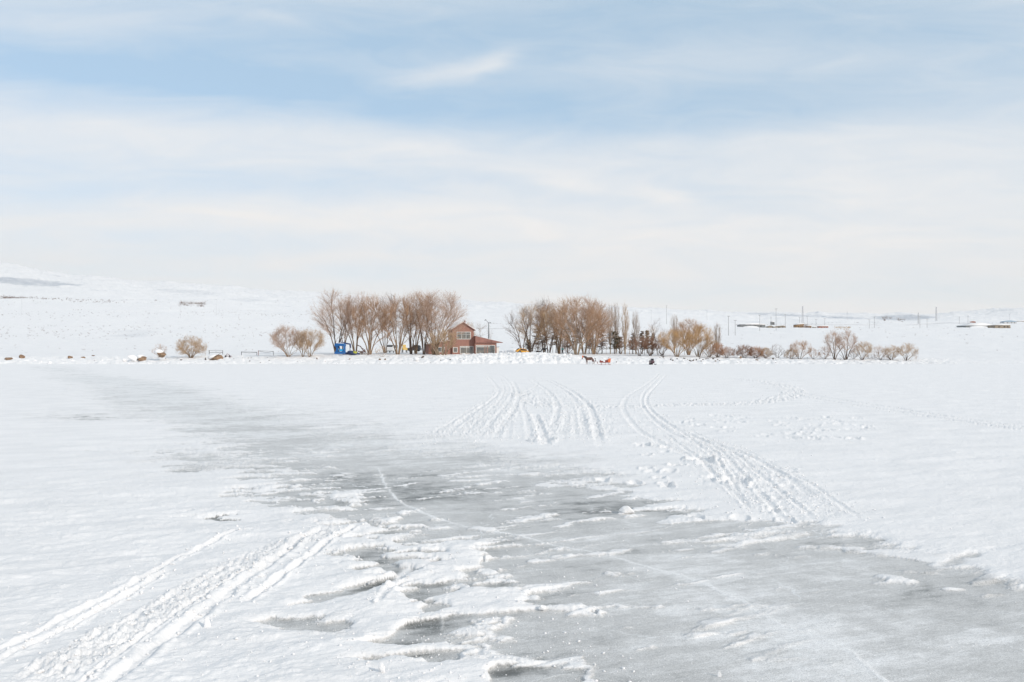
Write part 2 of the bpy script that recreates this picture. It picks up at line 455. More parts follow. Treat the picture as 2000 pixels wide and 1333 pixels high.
# snowmobile tracks, near left
tread([(40, 1360), (200, 1268), (330, 1192), (450, 1122), (560, 1072), (690, 1033)], 0.52, 0.024, sc_=12)
groove([(-60, 1315), (0, 1280), (110, 1226), (230, 1168), (330, 1108), (400, 1072), (480, 1036)], 0.055, 0.045, 0.026, rough=.3)
groove([(-60, 1338), (20, 1292), (120, 1240), (240, 1178), (330, 1122)], 0.045, 0.04, 0.03, rough=.25)
groove([(120, 1375), (190, 1322), (270, 1262), (350, 1205), (420, 1160), (500, 1108)], 0.035, 0.035, 0.025, rough=.25)
groove([(170, 1375), (230, 1333), (300, 1278), (380, 1218), (440, 1172), (500, 1126), (560, 1082), (600, 1055), (650, 1036)], 0.085, 0.062, 0.036, rough=.3)
groove([(470, 1190), (540, 1142), (600, 1096), (650, 1060), (705, 1030)], 0.06, 0.06, 0.04, rough=.25)
groove([(735, 1192), (765, 1150), (800, 1108)], 0.05, 0.03, 0.015)
groove([(50, 1333), (140, 1283), (270, 1215), (380, 1150), (470, 1105)], 0.06, 0.02, 0.03, rough=.8)
# the fan of tracks in the middle
for p, wd, dp in [([(825, 860), (900, 815), (958, 777), (968, 757), (943, 736)], .16, .06), ([(850, 870), (905, 822), (955, 786), (974, 764), (952, 734)], .22, .09),
                  ([(895, 865), (935, 822), (968, 792), (985, 765), (978, 742)], .14, .05), ([(925, 868), (965, 820), (990, 790), (1002, 762), (986, 740), (968, 728)], .20, .08),
                  ([(960, 868), (985, 826), (1006, 796), (1012, 772), (1002, 745)], .26, .10), ([(990, 862), (994, 830), (1002, 800)], .2, .05), ([(1035, 870), (1031, 832), (1020, 792), (1013, 775)], .20, .07),
                  ([(1067, 874), (1056, 840), (1044, 810)], .26, .15), ([(1074, 846), (1086, 812), (1086, 786), (1066, 762), (1036, 742)], .24, .11), ([(1096, 866), (1106, 826), (1110, 800)], .24, .05),
                  ([(1141, 866), (1139, 832), (1131, 800), (1112, 772), (1078, 750), (1042, 735)], .22, .07), 
                  ([(1176, 880), (1168, 858), (1160, 816), (1146, 790), (1117, 766), (1072, 742)], .26, .14), ([(1126, 862), (1122, 828), (1117, 800)], .2, .04), ([(1010, 775), (1050, 752), (1030, 738)], .2, .07)]:
    groove(p, wd * .6, dp * .32, dp * .26, rough=1.8)
tread([(880, 865), (945, 820), (985, 785), (1000, 755)], 2.6, 0.028, sc_=10)
tread([(1120, 860), (1125, 820), (1115, 790), (1075, 760)], 3.0, 0.022, sc_=10)
tread([(1015, 762), (1040, 784), (1085, 795), (1150, 797), (1250, 795), (1350, 792), (1450, 790), (1520, 781), (1550, 768), (1530, 755), (1480, 745), (1400, 739)], 1.6, 0.05, lift=0.015, sc_=6)
for dy in (0, 6):
    groove([(1545, 766 + dy), (1650, 784 + dy), (1750, 799 + dy), (1850, 815 + dy), (2000, 836 + dy), (2200, 862 + dy)], .2, .05, .02, rough=1.2)
# the tracks that curve in from the snowmobile
R1 = [(1290, 727), (1272, 745), (1250, 760), (1226, 776), (1217, 796), (1226, 817), (1252, 846), (1300, 872), (1346, 892), (1378, 912), (1405, 945), (1440, 980)]
R2 = [(1297, 728), (1277, 748), (1257, 770), (1255, 791), (1271, 816), (1302, 842), (1352, 867), (1400, 888), (1432, 922), (1462, 962), (1492, 1002)]
R3 = [(1302, 732), (1284, 752), (1264, 776), (1266, 796), (1287, 817), (1332, 846), (1392, 869), (1460, 891), (1522, 927), (1572, 962), (1622, 998), (1655, 1022)]
R4 = [(1380, 858), (1450, 880), (1530, 922), (1592, 955), (1642, 992), (1692, 1022)]
for p, wd, dp in ((R1, .22, .08), (R2, .17, .07), (R3, .19, .11), (R4, .11, .05)):
    groove(p, wd * .6, dp * .36, dp * .24, rough=.9)
tread([(1290, 727), (1250, 770), (1240, 800), (1300, 848), (1390, 895), (1440, 950), (1500, 1020)], 1.6, 0.012, sc_=7)
tread([(1400, 880), (1470, 925), (1530, 970), (1570, 1020)], 1.3, 0.012, sc_=9)
for p in ([(1320, 835), (1400, 878), (1450, 930), (1500, 985), (1540, 1030)], [(1340, 838), (1430, 885), (1490, 935), (1550, 985), (1600, 1025)], [(1300, 850), (1360, 895), (1400, 935), (1450, 985)], [(1330, 845), (1400, 900), (1430, 950), (1470, 1010)]): groove(p, .07, .022, .02, rough=.7)
# footprints and kicked-up holes
rf = random.Random(3)
holes = [(1375, 903, .30, .12), (1434, 943, .26, .10), (1255, 870, .2, .07), (1062, 862, .3, .1), (1178, 940, .12, .05)]
holes += [(rf.uniform(1240, 1330), rf.uniform(870, 960), .12, .045) for _ in range(16)]
holes += [(rf.uniform(1480, 1700), rf.uniform(815, 860), .16, .04) for _ in range(40)] + [(rf.uniform(1290, 1480), rf.uniform(812, 846), .16, .04) for _ in range(24)]
holes += [(rf.uniform(1360, 1560), rf.uniform(900, 1020), .12, .03) for _ in range(20)]
for hx, hy, hr, hd in holes:
    x0, y0 = flat(hx, hy); r0 = np.searchsorted(LY, y0 - hr * 3); r1 = np.searchsorted(LY, y0 + hr * 3)
    c0 = np.searchsorted(LU, (x0 - hr * 3) / y0 - .003); c1 = np.searchsorted(LU, (x0 + hr * 3) / y0 + .003); sl = (slice(r0, r1), slice(c0, c1))
    d = np.hypot((XX[sl] - x0), (YY[sl] - y0) * .8) / hr * (1 + .3 * perlin(XX[sl] * 5, YY[sl] * 5, 3))
    hgt[sl] += (-hd * np.exp(-d ** 4) + hd * .5 * np.exp(-((d - 1.35) / .3) ** 2) * (1 + perlin(XX[sl] * 9, YY[sl] * 9, 8)))
    cover[sl] = np.maximum(cover[sl], np.exp(-(d / 1.8) ** 4))

# how white the ice is: frosted, dusted, or scoured clear
frost = 0.44 + 0.30 * fbm(wx * 0.28, wy * 0.5, 71, 4) + 0.20 * fbm(wx * 1.1, wy * 3.0, 81, 4) + .16 * fbm(XX * 3.1, YY * 3.1, 83, 4, .6) + 0.22 * sstep(PY, 985, 860) + .12 * sstep(PY, 860, 740)
_fb = blobs([(1500, 1200, 300, 70, 0, .16), (1180, 1050, 180, 30, -10, .14), (1450, 1100, 150, 20, 0, .10), (1020, 940, 200, 10, 0, -.05), (1600, 1290, 200, 60, 0, .12),
                (700, 960, 160, 40, 0, -.24), (900, 960, 220, 30, 5, -.22), (1220, 985, 150, 16, 6, -.30), (1330, 1010, 60, 12, 14, -.45), (1480, 1080, 110, 16, 3, -.34), (1620, 1058, 90, 12, 3, -.35),
                (760, 1040, 80, 14, 5, -.2), (950, 1075, 90, 20, 5, -.22), (1100, 1200, 60, 30, 0, -.22), (1880, 1180, 110, 22, 10, -.24), (1150, 1310, 300, 40, 5, -.16), (1980, 1235, 60, 12, 10, -.35), (1820, 1060, 80, 8, 5, -.2),
                (745, 1092, 90, 14, -3, -.40), (720, 1132, 48, 14, -12, -.45), (880, 1150, 70, 18, 3, -.35), (770, 1236, 85, 20, -6, -.45), (800, 1293, 110, 12, -4, -.6), (670, 1297, 40, 7, -6, -.5), (1060, 1328, 50, 12, 0, -.4),
                (150, 818, 110, 5, 0, -.5), (300, 765, 90, 6, 0, -.1), (410, 1022, 50, 5, -4, -.5), (860, 779, 50, 3, 3, -.4), (480, 905, 130, 12, 3, -.2)])
frost += np.where(_fb < 0, 1.15 * _fb, _fb) + .14 * sstep(PY, 840, 740) + .12 * sstep(PY, 960, 860) + .10 * sstep(PX, 1100, 1400)
def crack(pts, wd, amt):
    global frost, hgt
    D, S, T, tot = line_field(pts, 0.5); m = D < 0.4
    d = D[m]; n = 1 + .5 * perlin(XX[m] * 2.5, YY[m] * 2.5, 12)
    sid = np.abs(S[m] + .07 * perlin(XX[m] * .9, YY[m] * .9, 3) + 0.035 * perlin(XX[m] * 4, YY[m] * 4, 2)); amt = amt * np.clip(.75 + 1.1 * perlin(XX[m] * .8, YY[m] * .8, 77), .5, 1); k = np.exp(-(sid / (wd * n)) ** 2) + 0.18 * np.exp(-(sid / (wd * 6)) ** 2)
    frost[m] = frost[m] * (1 - k * amt) + 1.5 * k * amt
    hgt[m] += .004 * np.exp(-(sid / (wd * 1.3)) ** 2)
crack([(742, 915), (752, 938), (764, 962), (800, 990), (900, 1026), (1000, 1046), (1100, 1068), (1200, 1091), (1350, 1131), (1440, 1168), (1500, 1206), (1560, 1236), (1640, 1266), (1700, 1306), (1760, 1350)], 0.022, 1.0)
crack([(560, 960), (640, 948), (740, 940), (800, 932)], 0.018, .5)
crack([(1000, 1340), (1100, 1316), (1180, 1325), (1260, 1352)], 0.012, .3)
crack([(905, 1110), (870, 1190), (860, 1230)], 0.012, .35)

lv = np.stack([XX, YY, hgt], -1).reshape(-1, 3)
nr, nc = XX.shape; idx = np.arange(nr * nc, dtype=np.int32).reshape(nr, nc)
lf = np.stack([idx[:-1, :-1], idx[:-1, 1:], idx[1:, 1:], idx[1:, :-1]], -1).reshape(-1, 4)
lme = mesh_np('frozen_lake', lv, [lf])
for nm, arr in (('cover', cover), ('frost', frost)):
    a = lme.attributes.new(nm, 'FLOAT', 'POINT'); a.data.foreach_set('value', np.clip(arr, -1, 2).astype(np.float32).ravel())

HAZE = 0.000032
SNOW = (0.865, 0.852, 0.848)
def lake_material():
    m = bpy.data.materials.new('lake_snow_and_ice'); m.use_nodes = True; t = NT(m.node_tree); b = t.n['Principled BSDF']
    co = t.n.new('ShaderNodeTexCoord').outputs['Object']
    def at_(n):
        q = t.n.new('ShaderNodeAttribute'); q.attribute_name = n; return q.outputs['Fac']
    cv, fr = at_('cover'), at_('frost')
    sp = t.sep(co)
    wind = t.comb(t.m('ADD', t.m('MULTIPLY', sp[0], .94), t.m('MULTIPLY', sp[1], .34)), t.m('MULTIPLY', t.m('ADD', t.m('MULTIPLY', sp[0], -.34), t.m('MULTIPLY', sp[1], .94)), 2.4), 0.0)
    fine = t.noise(co, 38, 5, .65); mid = t.noise(wind, 3.4, 6, .62); grit = t.noise(co, 160, 2, .6)
    frn = t.m('ADD', fr, t.m('MULTIPLY', t.m('SUBTRACT', mid, .5), 0.75))
    frn = t.m('ADD', frn, t.m('MULTIPLY', t.m('SUBTRACT', fine, .5), 0.55))
    stv = t.comb(t.m('MULTIPLY', t.sep(wind)[0], .6), t.m('MULTIPLY', t.sep(wind)[1], 1.9), 2.0)
    frn = t.m('ADD', frn, t.m('MULTIPLY', t.m('SUBTRACT', t.noise(stv, 2.2, 8, .72, .4), .5), 1.05))
    icec = t.mix(t.ramp(frn, -0.40, 0.42), (0.13, 0.135, 0.13, 1), (0.535, 0.53, 0.52, 1))
    icec = t.mix(t.ramp(frn, 0.35, 1.15), icec, (0.77, 0.765, 0.76, 1))
    # hairline fractures in the ice
    wob_ = t.n.new('ShaderNodeVectorMath'); wob_.operation = 'ADD'; nz_ = t.n.new('ShaderNodeTexNoise'); nz_.inputs['Scale'].default_value = 1.3; nz_.inputs['Detail'].default_value = 6; t.l.new(co, nz_.inputs['Vector'])
    nsc = t.gain(nz_.outputs['Color'], 0.9); t.l.new(co, wob_.inputs[0]); t.l.new(nsc, wob_.inputs[1])
    for scl, wid, amt in ((0.22, .004, .60), (.75, .007, .32)):
        ve = t.n.new('ShaderNodeTexVoronoi'); ve.feature = 'DISTANCE_TO_EDGE'; ve.inputs['Scale'].default_value = scl; t.l.new(wob_.outputs[0], ve.inputs['Vector'])
        ln = t.m('MULTIPLY', t.ramp(ve.outputs['Distance'], wid, 0.0), t.ramp(t.noise(co, .6, 4), .42, .62, 0.0, amt)); icec = t.mix(ln, icec, (0.86, 0.87, 0.88, 1))
    # sugary surface grain
    gr_ = t.m('ADD', 1.0, t.m('MULTIPLY', t.m('SUBTRACT', t.noise(co, 75, 3, .75), .5), 1.5)); gr_ = t.m('MULTIPLY', gr_, t.m('ADD', 1.0, t.m('MULTIPLY', t.m('SUBTRACT', t.noise(wind, 14, 5, .7), .5), .7)))
    icec = t.gain(icec, gr_)
    vs_ = t.n.new('ShaderNodeTexVoronoi'); vs_.inputs['Scale'].default_value = 72; t.l.new(co, vs_.inputs['Vector'])
    icec = t.mix(t.m('MULTIPLY', t.m('LESS_THAN', vs_.outputs['Distance'], t.m('MULTIPLY', t.ramp(t.noise(co, 2.2, 4, .6), .40, .66), .26)), .75), icec, (0.84, 0.84, 0.84, 1))
    # grains of snow stuck on the ice
    vo = t.n.new('ShaderNodeTexVoronoi'); vo.inputs['Scale'].default_value = 34; t.l.new(co, vo.inputs['Vector'])
    gm = t.m('MULTIPLY', t.m('LESS_THAN', vo.outputs['Distance'], 0.13), t.m('GREATER_THAN', t.noise(co, 5, 3), 0.50))
    gm = t.m('MULTIPLY', gm, 0.7)
    icec = t.mix(gm, icec, (0.85, 0.86, 0.87, 1))
    cvn = t.m('ADD', cv, t.m('MULTIPLY', t.m('SUBTRACT', fine, .5), t.m('MULTIPLY', t.m('MULTIPLY', cv, t.m('SUBTRACT', 1.0, cv, clamp=True)), 3.2)))
    cvn = t.ramp(cvn, 0.12, 0.88)
    snc = t.mix(t.ramp(t.noise(wind, 0.5, 4), .3, .7), (*SNOW, 1), (0.81, 0.802, 0.802, 1))
    t.put(b.inputs['Base Color'], t.mix(cvn, icec, snc))
    t.put(b.inputs['Roughness'], t.m('ADD', t.m('MULTIPLY', cvn, 0.38), t.m('ADD', 0.42, t.m('MULTIPLY', t.ramp(frn, 0, .8), .16))))
    b.inputs['IOR'].default_value = 1.31
    t.put(b.inputs['Specular IOR Level'], t.m('SUBTRACT', 0.42, t.m('MULTIPLY', cvn, 0.30)))
    hh = t.m('ADD', t.m('MULTIPLY', fine, 0.010), t.m('MULTIPLY', grit, 0.0035))
    hh = t.m('ADD', hh, t.m('MULTIPLY', t.noise(wind, 9, 5, .6), 0.016))
    hh = t.m('MULTIPLY', hh, t.m('ADD', 0.22, t.m('MULTIPLY', cvn, 0.78)))
    bn = t.n.new('ShaderNodeBump'); bn.inputs['Distance'].default_value = 1.0; bn.inputs['Strength'].default_value = .8
    t.l.new(hh, bn.inputs['Height']); t.l.new(bn.outputs[0], b.inputs['Normal'])
    return m


lake = link('frozen_lake', lme, lake_material()); tag(lake, kind='structure')


def hl(px, py):
    """point on the lake surface under a photo position"""
    x, y = flat(px, py); i = min(max(np.searchsorted(LY, y), 0), len(LY) - 1); j = min(max(np.searchsorted(LU, x / y), 0), len(LU) - 1)
    return x, y, float(hgt[i, j]), float(cover[i, j])


# ================================================================ SETTING: the shore and the hills
TY = [150, 158, 161.3, 164, 168, 176, 190, 220, 260, 370, 500, 670, 1200, 2500, 5000, 7500]
TP = {  # photo column -> where the ground at those distances shows
    -600: [722, 715, 712, 707, 702, 697, 693, 688, 680, 650, 618, 598, 585, 560, 505, 520],
    0:    [722, 715, 712, 707, 702, 697, 693, 688, 680, 650, 620, 600, 587, 560, 515, 528],
    130:  [722, 715, 712, 707, 702, 697, 693, 688, 681, 651, 621, 601, 588, 566, 537, 548],
    300:  [722, 715, 712, 707, 702, 697, 693, 689, 682, 655, 625, 603, 592, 574, 551, 562],
    600:  [722, 715, 712, 706, 701, 694, 691, 688, 684, 660, 635, 613, 600, 587, 572, 585],
    800:  [722, 715, 712, 706, 701, 694, 691, 688, 684, 662, 642, 622, 606, 596, 585, 596],
    880:  [722, 715, 711, 704, 699, 695, 692.5, 688, 684, 664, 645, 628, 611, 600, 589, 600],
    980: [722, 715, 711, 703, 696.5, 691.5, 691.5, 688, 684, 664, 646, 630, 613, 602, 592, 604],
    1050: [722, 715, 711, 702.5, 695, 689.5, 690, 688, 684, 665, 647, 632, 615, 605, 596, 608],
    1130: [722, 715, 712, 706, 701, 696, 692, 689, 685, 666, 648, 635, 618, 608, 599, 610],
    1500: [722, 715, 712, 706, 703, 699, 695, 689, 682, 662, 648, 638, 628, 620, 612, 624],
    1800: [722, 715, 712, 710, 706, 701, 695, 688, 680, 660, 647, 638, 630, 624, 615, 626],
    2000: [722, 715, 711, 709, 705, 700, 694, 687, 679, 660, 647, 637, 628, 616, 602, 616],
    2600: [722, 715, 711, 709, 705, 700, 694, 687, 679, 660, 647, 637, 628, 614, 596, 610]}
_tk = np.array(sorted(TP)); _tv = np.array([TP[k] for k in _tk], float); _tl = np.log(np.array(TY))


def terrain(X, Y, rough=True):
    X = np.asarray(X, float); Y = np.asarray(Y, float); px = np.clip(PCX + F * X / Y, -600, 2600)
    j = np.clip(np.searchsorted(_tk, px) - 1, 0, len(_tk) - 2); fx = (px - _tk[j]) / (_tk[j + 1] - _tk[j]); fx = fx * fx * (3 - 2 * fx) * .6 + fx * .4
    ly = np.log(Y); i = np.clip(np.searchsorted(_tl, ly) - 1, 0, len(_tl) - 2); fy = np.clip((ly - _tl[i]) / (_tl[i + 1] - _tl[i]), 0, 1)
    a = _tv[j, i] * (1 - fx) + _tv[j + 1, i] * fx; b = _tv[j, i + 1] * (1 - fx) + _tv[j + 1, i + 1] * fx
    py = a * (1 - fy) + b * fy; z = CH + Y * (686 - py) / F
    if rough:
        bank = sstep(Y, 160.5, 162.5) * (1 - sstep(Y, 172, 184))
        heap = sstep(px, 840, 900) * (1 - sstep(px, 1090, 1160)); rightside = sstep(px, 1820, 1900)
        z = z + bank * (0.20 + 0.12 * heap - .13 * rightside) * fbm(X * 0.55, Y * 0.55, 101, 5, 0.6) * (0.5 + 0.6 * (1 - rightside))
        z = z + bank * (0.12 + .20 * heap) * np.maximum(0, ridged(X * .8, Y * .8, 111, 3)) * (1 - .7 * rightside) - 0.1 * bank
        z = z + sstep(Y, 170, 200) * (0.10 + 0.0006 * np.minimum(Y, 3000)) * fbm(X * 0.05, Y * 0.05, 121, 4)
        z = z + sstep(Y, 300, 700) * .0028 * np.minimum(Y, 5000) * fbm(X * 0.006, Y * 0.006, 131, 5, .5)
        z = z + sstep(Y, 200, 260) * 0.10 * ridged(X * 0.12, Y * 0.25, 141, 3)
    return z


tY = np.concatenate([np.arange(157.5, 186, 0.30), np.arange(186, 260, 0.8), np.geomspace(260, 6400, 320)])
tU = np.concatenate([-np.geomspace(1080, 3200, 60)[::-1], np.arange(-1078, 1078, 2.0), np.geomspace(1080, 3200, 60)]) / F
tYY, tUU = np.meshgrid(tY, tU, indexing='ij'); tXX = tYY * tUU; tZ = terrain(tXX, tYY)
n_r, n_c = tXX.shape; ix = np.arange(n_r * n_c, dtype=np.int32).reshape(n_r, n_c)
tme = mesh_np('snowy_hills', np.stack([tXX, tYY, tZ], -1).reshape(-1, 3), [np.stack([ix[:-1, :-1], ix[:-1, 1:], ix[1:, 1:], ix[1:, :-1]], -1).reshape(-1, 4)])
# blue-grey tint painted on far slopes; on the right hill it stands for shade
tpx, tpy = project(tXX, tYY, tZ)
def el_(x, y, rx, ry, a=0):
    ca, sa = math.cos(R(a)), math.sin(R(a)); dx = tpx - x; dy = tpy - y
    return np.exp(-np.minimum((((dx * ca + dy * sa) / rx) ** 2 + ((dy * ca - dx * sa) / ry) ** 2) ** 2, 30))
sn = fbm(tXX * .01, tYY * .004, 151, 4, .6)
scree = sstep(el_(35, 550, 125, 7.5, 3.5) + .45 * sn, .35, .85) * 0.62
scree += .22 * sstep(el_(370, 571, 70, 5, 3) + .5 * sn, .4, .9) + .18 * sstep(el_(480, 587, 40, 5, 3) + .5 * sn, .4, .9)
scree += .62 * sstep(el_(1765, 620.5, 68, 6, 0) + .25 * sn, .45, .8) + .5 * sstep(el_(1560, 617, 90, 2.6, 2) + .35 * sn, .5, .9) + .5 * sstep(el_(1650, 621, 60, 2.2, 2) + .35 * sn, .5, .9)  # leading term paints the right hill's blue shade into the snow colour
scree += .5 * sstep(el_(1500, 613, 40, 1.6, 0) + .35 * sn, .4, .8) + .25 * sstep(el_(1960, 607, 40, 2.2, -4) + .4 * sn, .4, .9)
tm_a = tme.attributes.new('scree', 'FLOAT', 'POINT'); tm_a.data.foreach_set('value', np.clip(scree, 0, 1).astype(np.float32).ravel())  # holds the painted blue-grey slope tint, shade on the right hill


def snow_material(name, fine=9.0, dist=0.05, tinted=False):
    m = bpy.data.materials.new(name); m.use_nodes = True; t = NT(m.node_tree); b = t.n['Principled BSDF']
    co = t.n.new('ShaderNodeTexCoord').outputs['Object']
    c = t.mix(t.ramp(t.noise(co, 0.35, 5), .35, .7), (*SNOW, 1), (0.82, 0.812, 0.812, 1))
    if tinted:
        q = t.n.new('ShaderNodeAttribute'); q.attribute_name = 'scree'  # painted blue-grey tint of the far slopes, shade on the right hill
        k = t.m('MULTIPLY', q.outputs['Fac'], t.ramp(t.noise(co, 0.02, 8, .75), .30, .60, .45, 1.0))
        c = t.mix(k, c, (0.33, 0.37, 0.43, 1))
    t.put(b.inputs['Base Color'], c); b.inputs['Roughness'].default_value = .8; b.inputs['Specular IOR Level'].default_value = .15
    bn = t.n.new('ShaderNodeBump'); bn.inputs['Distance'].default_value = dist; t.l.new(t.noise(co, fine, 5, .6), bn.inputs['Height']); t.l.new(bn.outputs[0], b.inputs['Normal'])
    return m


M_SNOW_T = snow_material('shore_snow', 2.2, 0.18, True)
M_SNOW = snow_material('snow', 12.0, 0.02)
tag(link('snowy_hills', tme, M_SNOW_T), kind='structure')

# the lake carries on behind and beside the viewer
mb = MB(); mb.add([(-3000, -1500, -.03), (3000, -1500, -.03), (3000, 3.7, -.03), (-3000, 3.7, -.03)], [(0, 1, 2, 3)])
_e = LU[-1] - .02
for sgn in (-1, 1):
    mb.add([(sgn * 3.7 * _e, 3.7, -.03), (sgn * 3000, 3.7, -.03), (sgn * 3000, 170, -.03), (sgn * 170 * _e, 170, -.03)], [(0, 1, 2, 3)])
tag(mb.build('snow_ground', M_SNOW_T), kind='structure')

# grid lookup so that things stand on the real surface
def gz(x, y):
    i = min(max(np.searchsorted(tY, y) - 1, 0), n_r - 2); u = x / y; j = min(max(np.searchsorted(tU, u) - 1, 0), n_c - 2)
    fy = (y - tY[i]) / (tY[i + 1] - tY[i]); fu = (u - tU[j]) / (tU[j + 1] - tU[j])
    return float((tZ[i, j] * (1 - fu) + tZ[i, j + 1] * fu) * (1 - fy) + (tZ[i + 1, j] * (1 - fu) + tZ[i + 1, j + 1] * fu) * fy)


_scanY = np.concatenate([np.arange(161.5, 260, 0.5), np.geomspace(260, 6300, 600)])
def hit(px, py):
    """where the smooth ground shows at this photo position"""
    X = (px - PCX) / F * _scanY; Z = terrain(X, _scanY, False); _, p = project(X, _scanY, Z)
    k = np.argmax(p <= py) if (p <= py).any() else len(p) - 1
    return float(X[k]), float(_scanY[k])


def spot(px, Y, sink=0.0):
    x = (px - PCX) / F * Y; return (x, Y, gz(x, Y) - sink)

# ================================================================ TREES
def bark(name, c1, c2, sc_=1.4): return mat(name, c1, .85, col2=c2, vscale=sc_, spec=.2)


BARK = {'tan': bark('bark_tan', (.36, .25, .16), (.22, .15, .10)), 'dark': bark('bark_dark', (.17, .12, .09), (.10, .07, .055)), 'gray': bark('bark_grey', (.20, .165, .14), (.12, .10, .09)),
        'pale': bark('bark_pale', (.40, .31, .23), (.24, .18, .13))}
TWIG = {'russet': bark('twig_russet', (.55, .355, .23), (.42, .27, .175), .5), 'rose': bark('twig_rose', (.58, .41, .31), (.45, .315, .24), .5), 'gold': bark('twig_gold', (.62, .40, .20), (.50, .31, .15), .5),
        'brown': bark('twig_brown', (.34, .19, .12), (.23, .13, .085), .5), 'red': bark('twig_red', (.52, .29, .17), (.38, .20, .12), .5), 'grey': bark('twig_grey', (.33, .26, .23), (.21, .165, .15), .5),
        'tan': bark('twig_tan', (.58, .41, .26), (.44, .30, .19), .5), 'pale': bark('twig_pale', (.50, .40, .33), (.36, .28, .23), .5)}


def tubes(P, Rd, k):
    """P (N,K,3) paths, Rd (N,K) radii -> vertices and quads"""
    N, K, _ = P.shape; T = np.gradient(P, axis=1); T /= np.linalg.norm(T, axis=2, keepdims=True) + 1e-9
    ref = np.where(np.abs(T[..., 2:3]) < .9, np.array([0, 0, 1.]), np.array([1., 0, 0])); A = np.cross(T, ref); A /= np.linalg.norm(A, axis=2, keepdims=True) + 1e-9
    B = np.cross(T, A); th = np.arange(k) * 2 * np.pi / k
    V = P[:, :, None, :] + (A[:, :, None, :] * np.cos(th)[None, None, :, None] + B[:, :, None, :] * np.sin(th)[None, None, :, None]) * Rd[:, :, None, None]
    ix = np.arange(N * K * k).reshape(N, K, k); a = ix[:, :-1]; b = ix[:, 1:]
    return V.reshape(-1, 3), np.stack([a, np.roll(a, -1, 2), np.roll(b, -1, 2), b], -1).reshape(-1, 4)


def bez(P0, P1, P2, K, rg, wig=0.0):
    t = np.linspace(0, 1, K)[None, :, None]; P = P0[:, None] * (1 - t) ** 2 + 2 * P1[:, None] * t * (1 - t) + P2[:, None] * t ** 2
    if wig:
        L = np.linalg.norm(P2 - P0, axis=1)[:, None, None]; n = rg.normal(0, 1, P.shape) * wig * L; n = (n + np.roll(n, 1, 1)) / 1.4; n[:, 0] = 0; n[:, -1] *= .3; P = P + n * np.sqrt(t)
    return P


def on_path(P, i, t):
    K = P.shape[1]; f = t * (K - 1); a = np.minimum(f.astype(int), K - 2); u = (f - a)[:, None]
    p = P[i, a] * (1 - u) + P[i, a + 1] * u; d = P[i, a + 1] - P[i, a]; return p, d / (np.linalg.norm(d, axis=1, keepdims=True) + 1e-9)


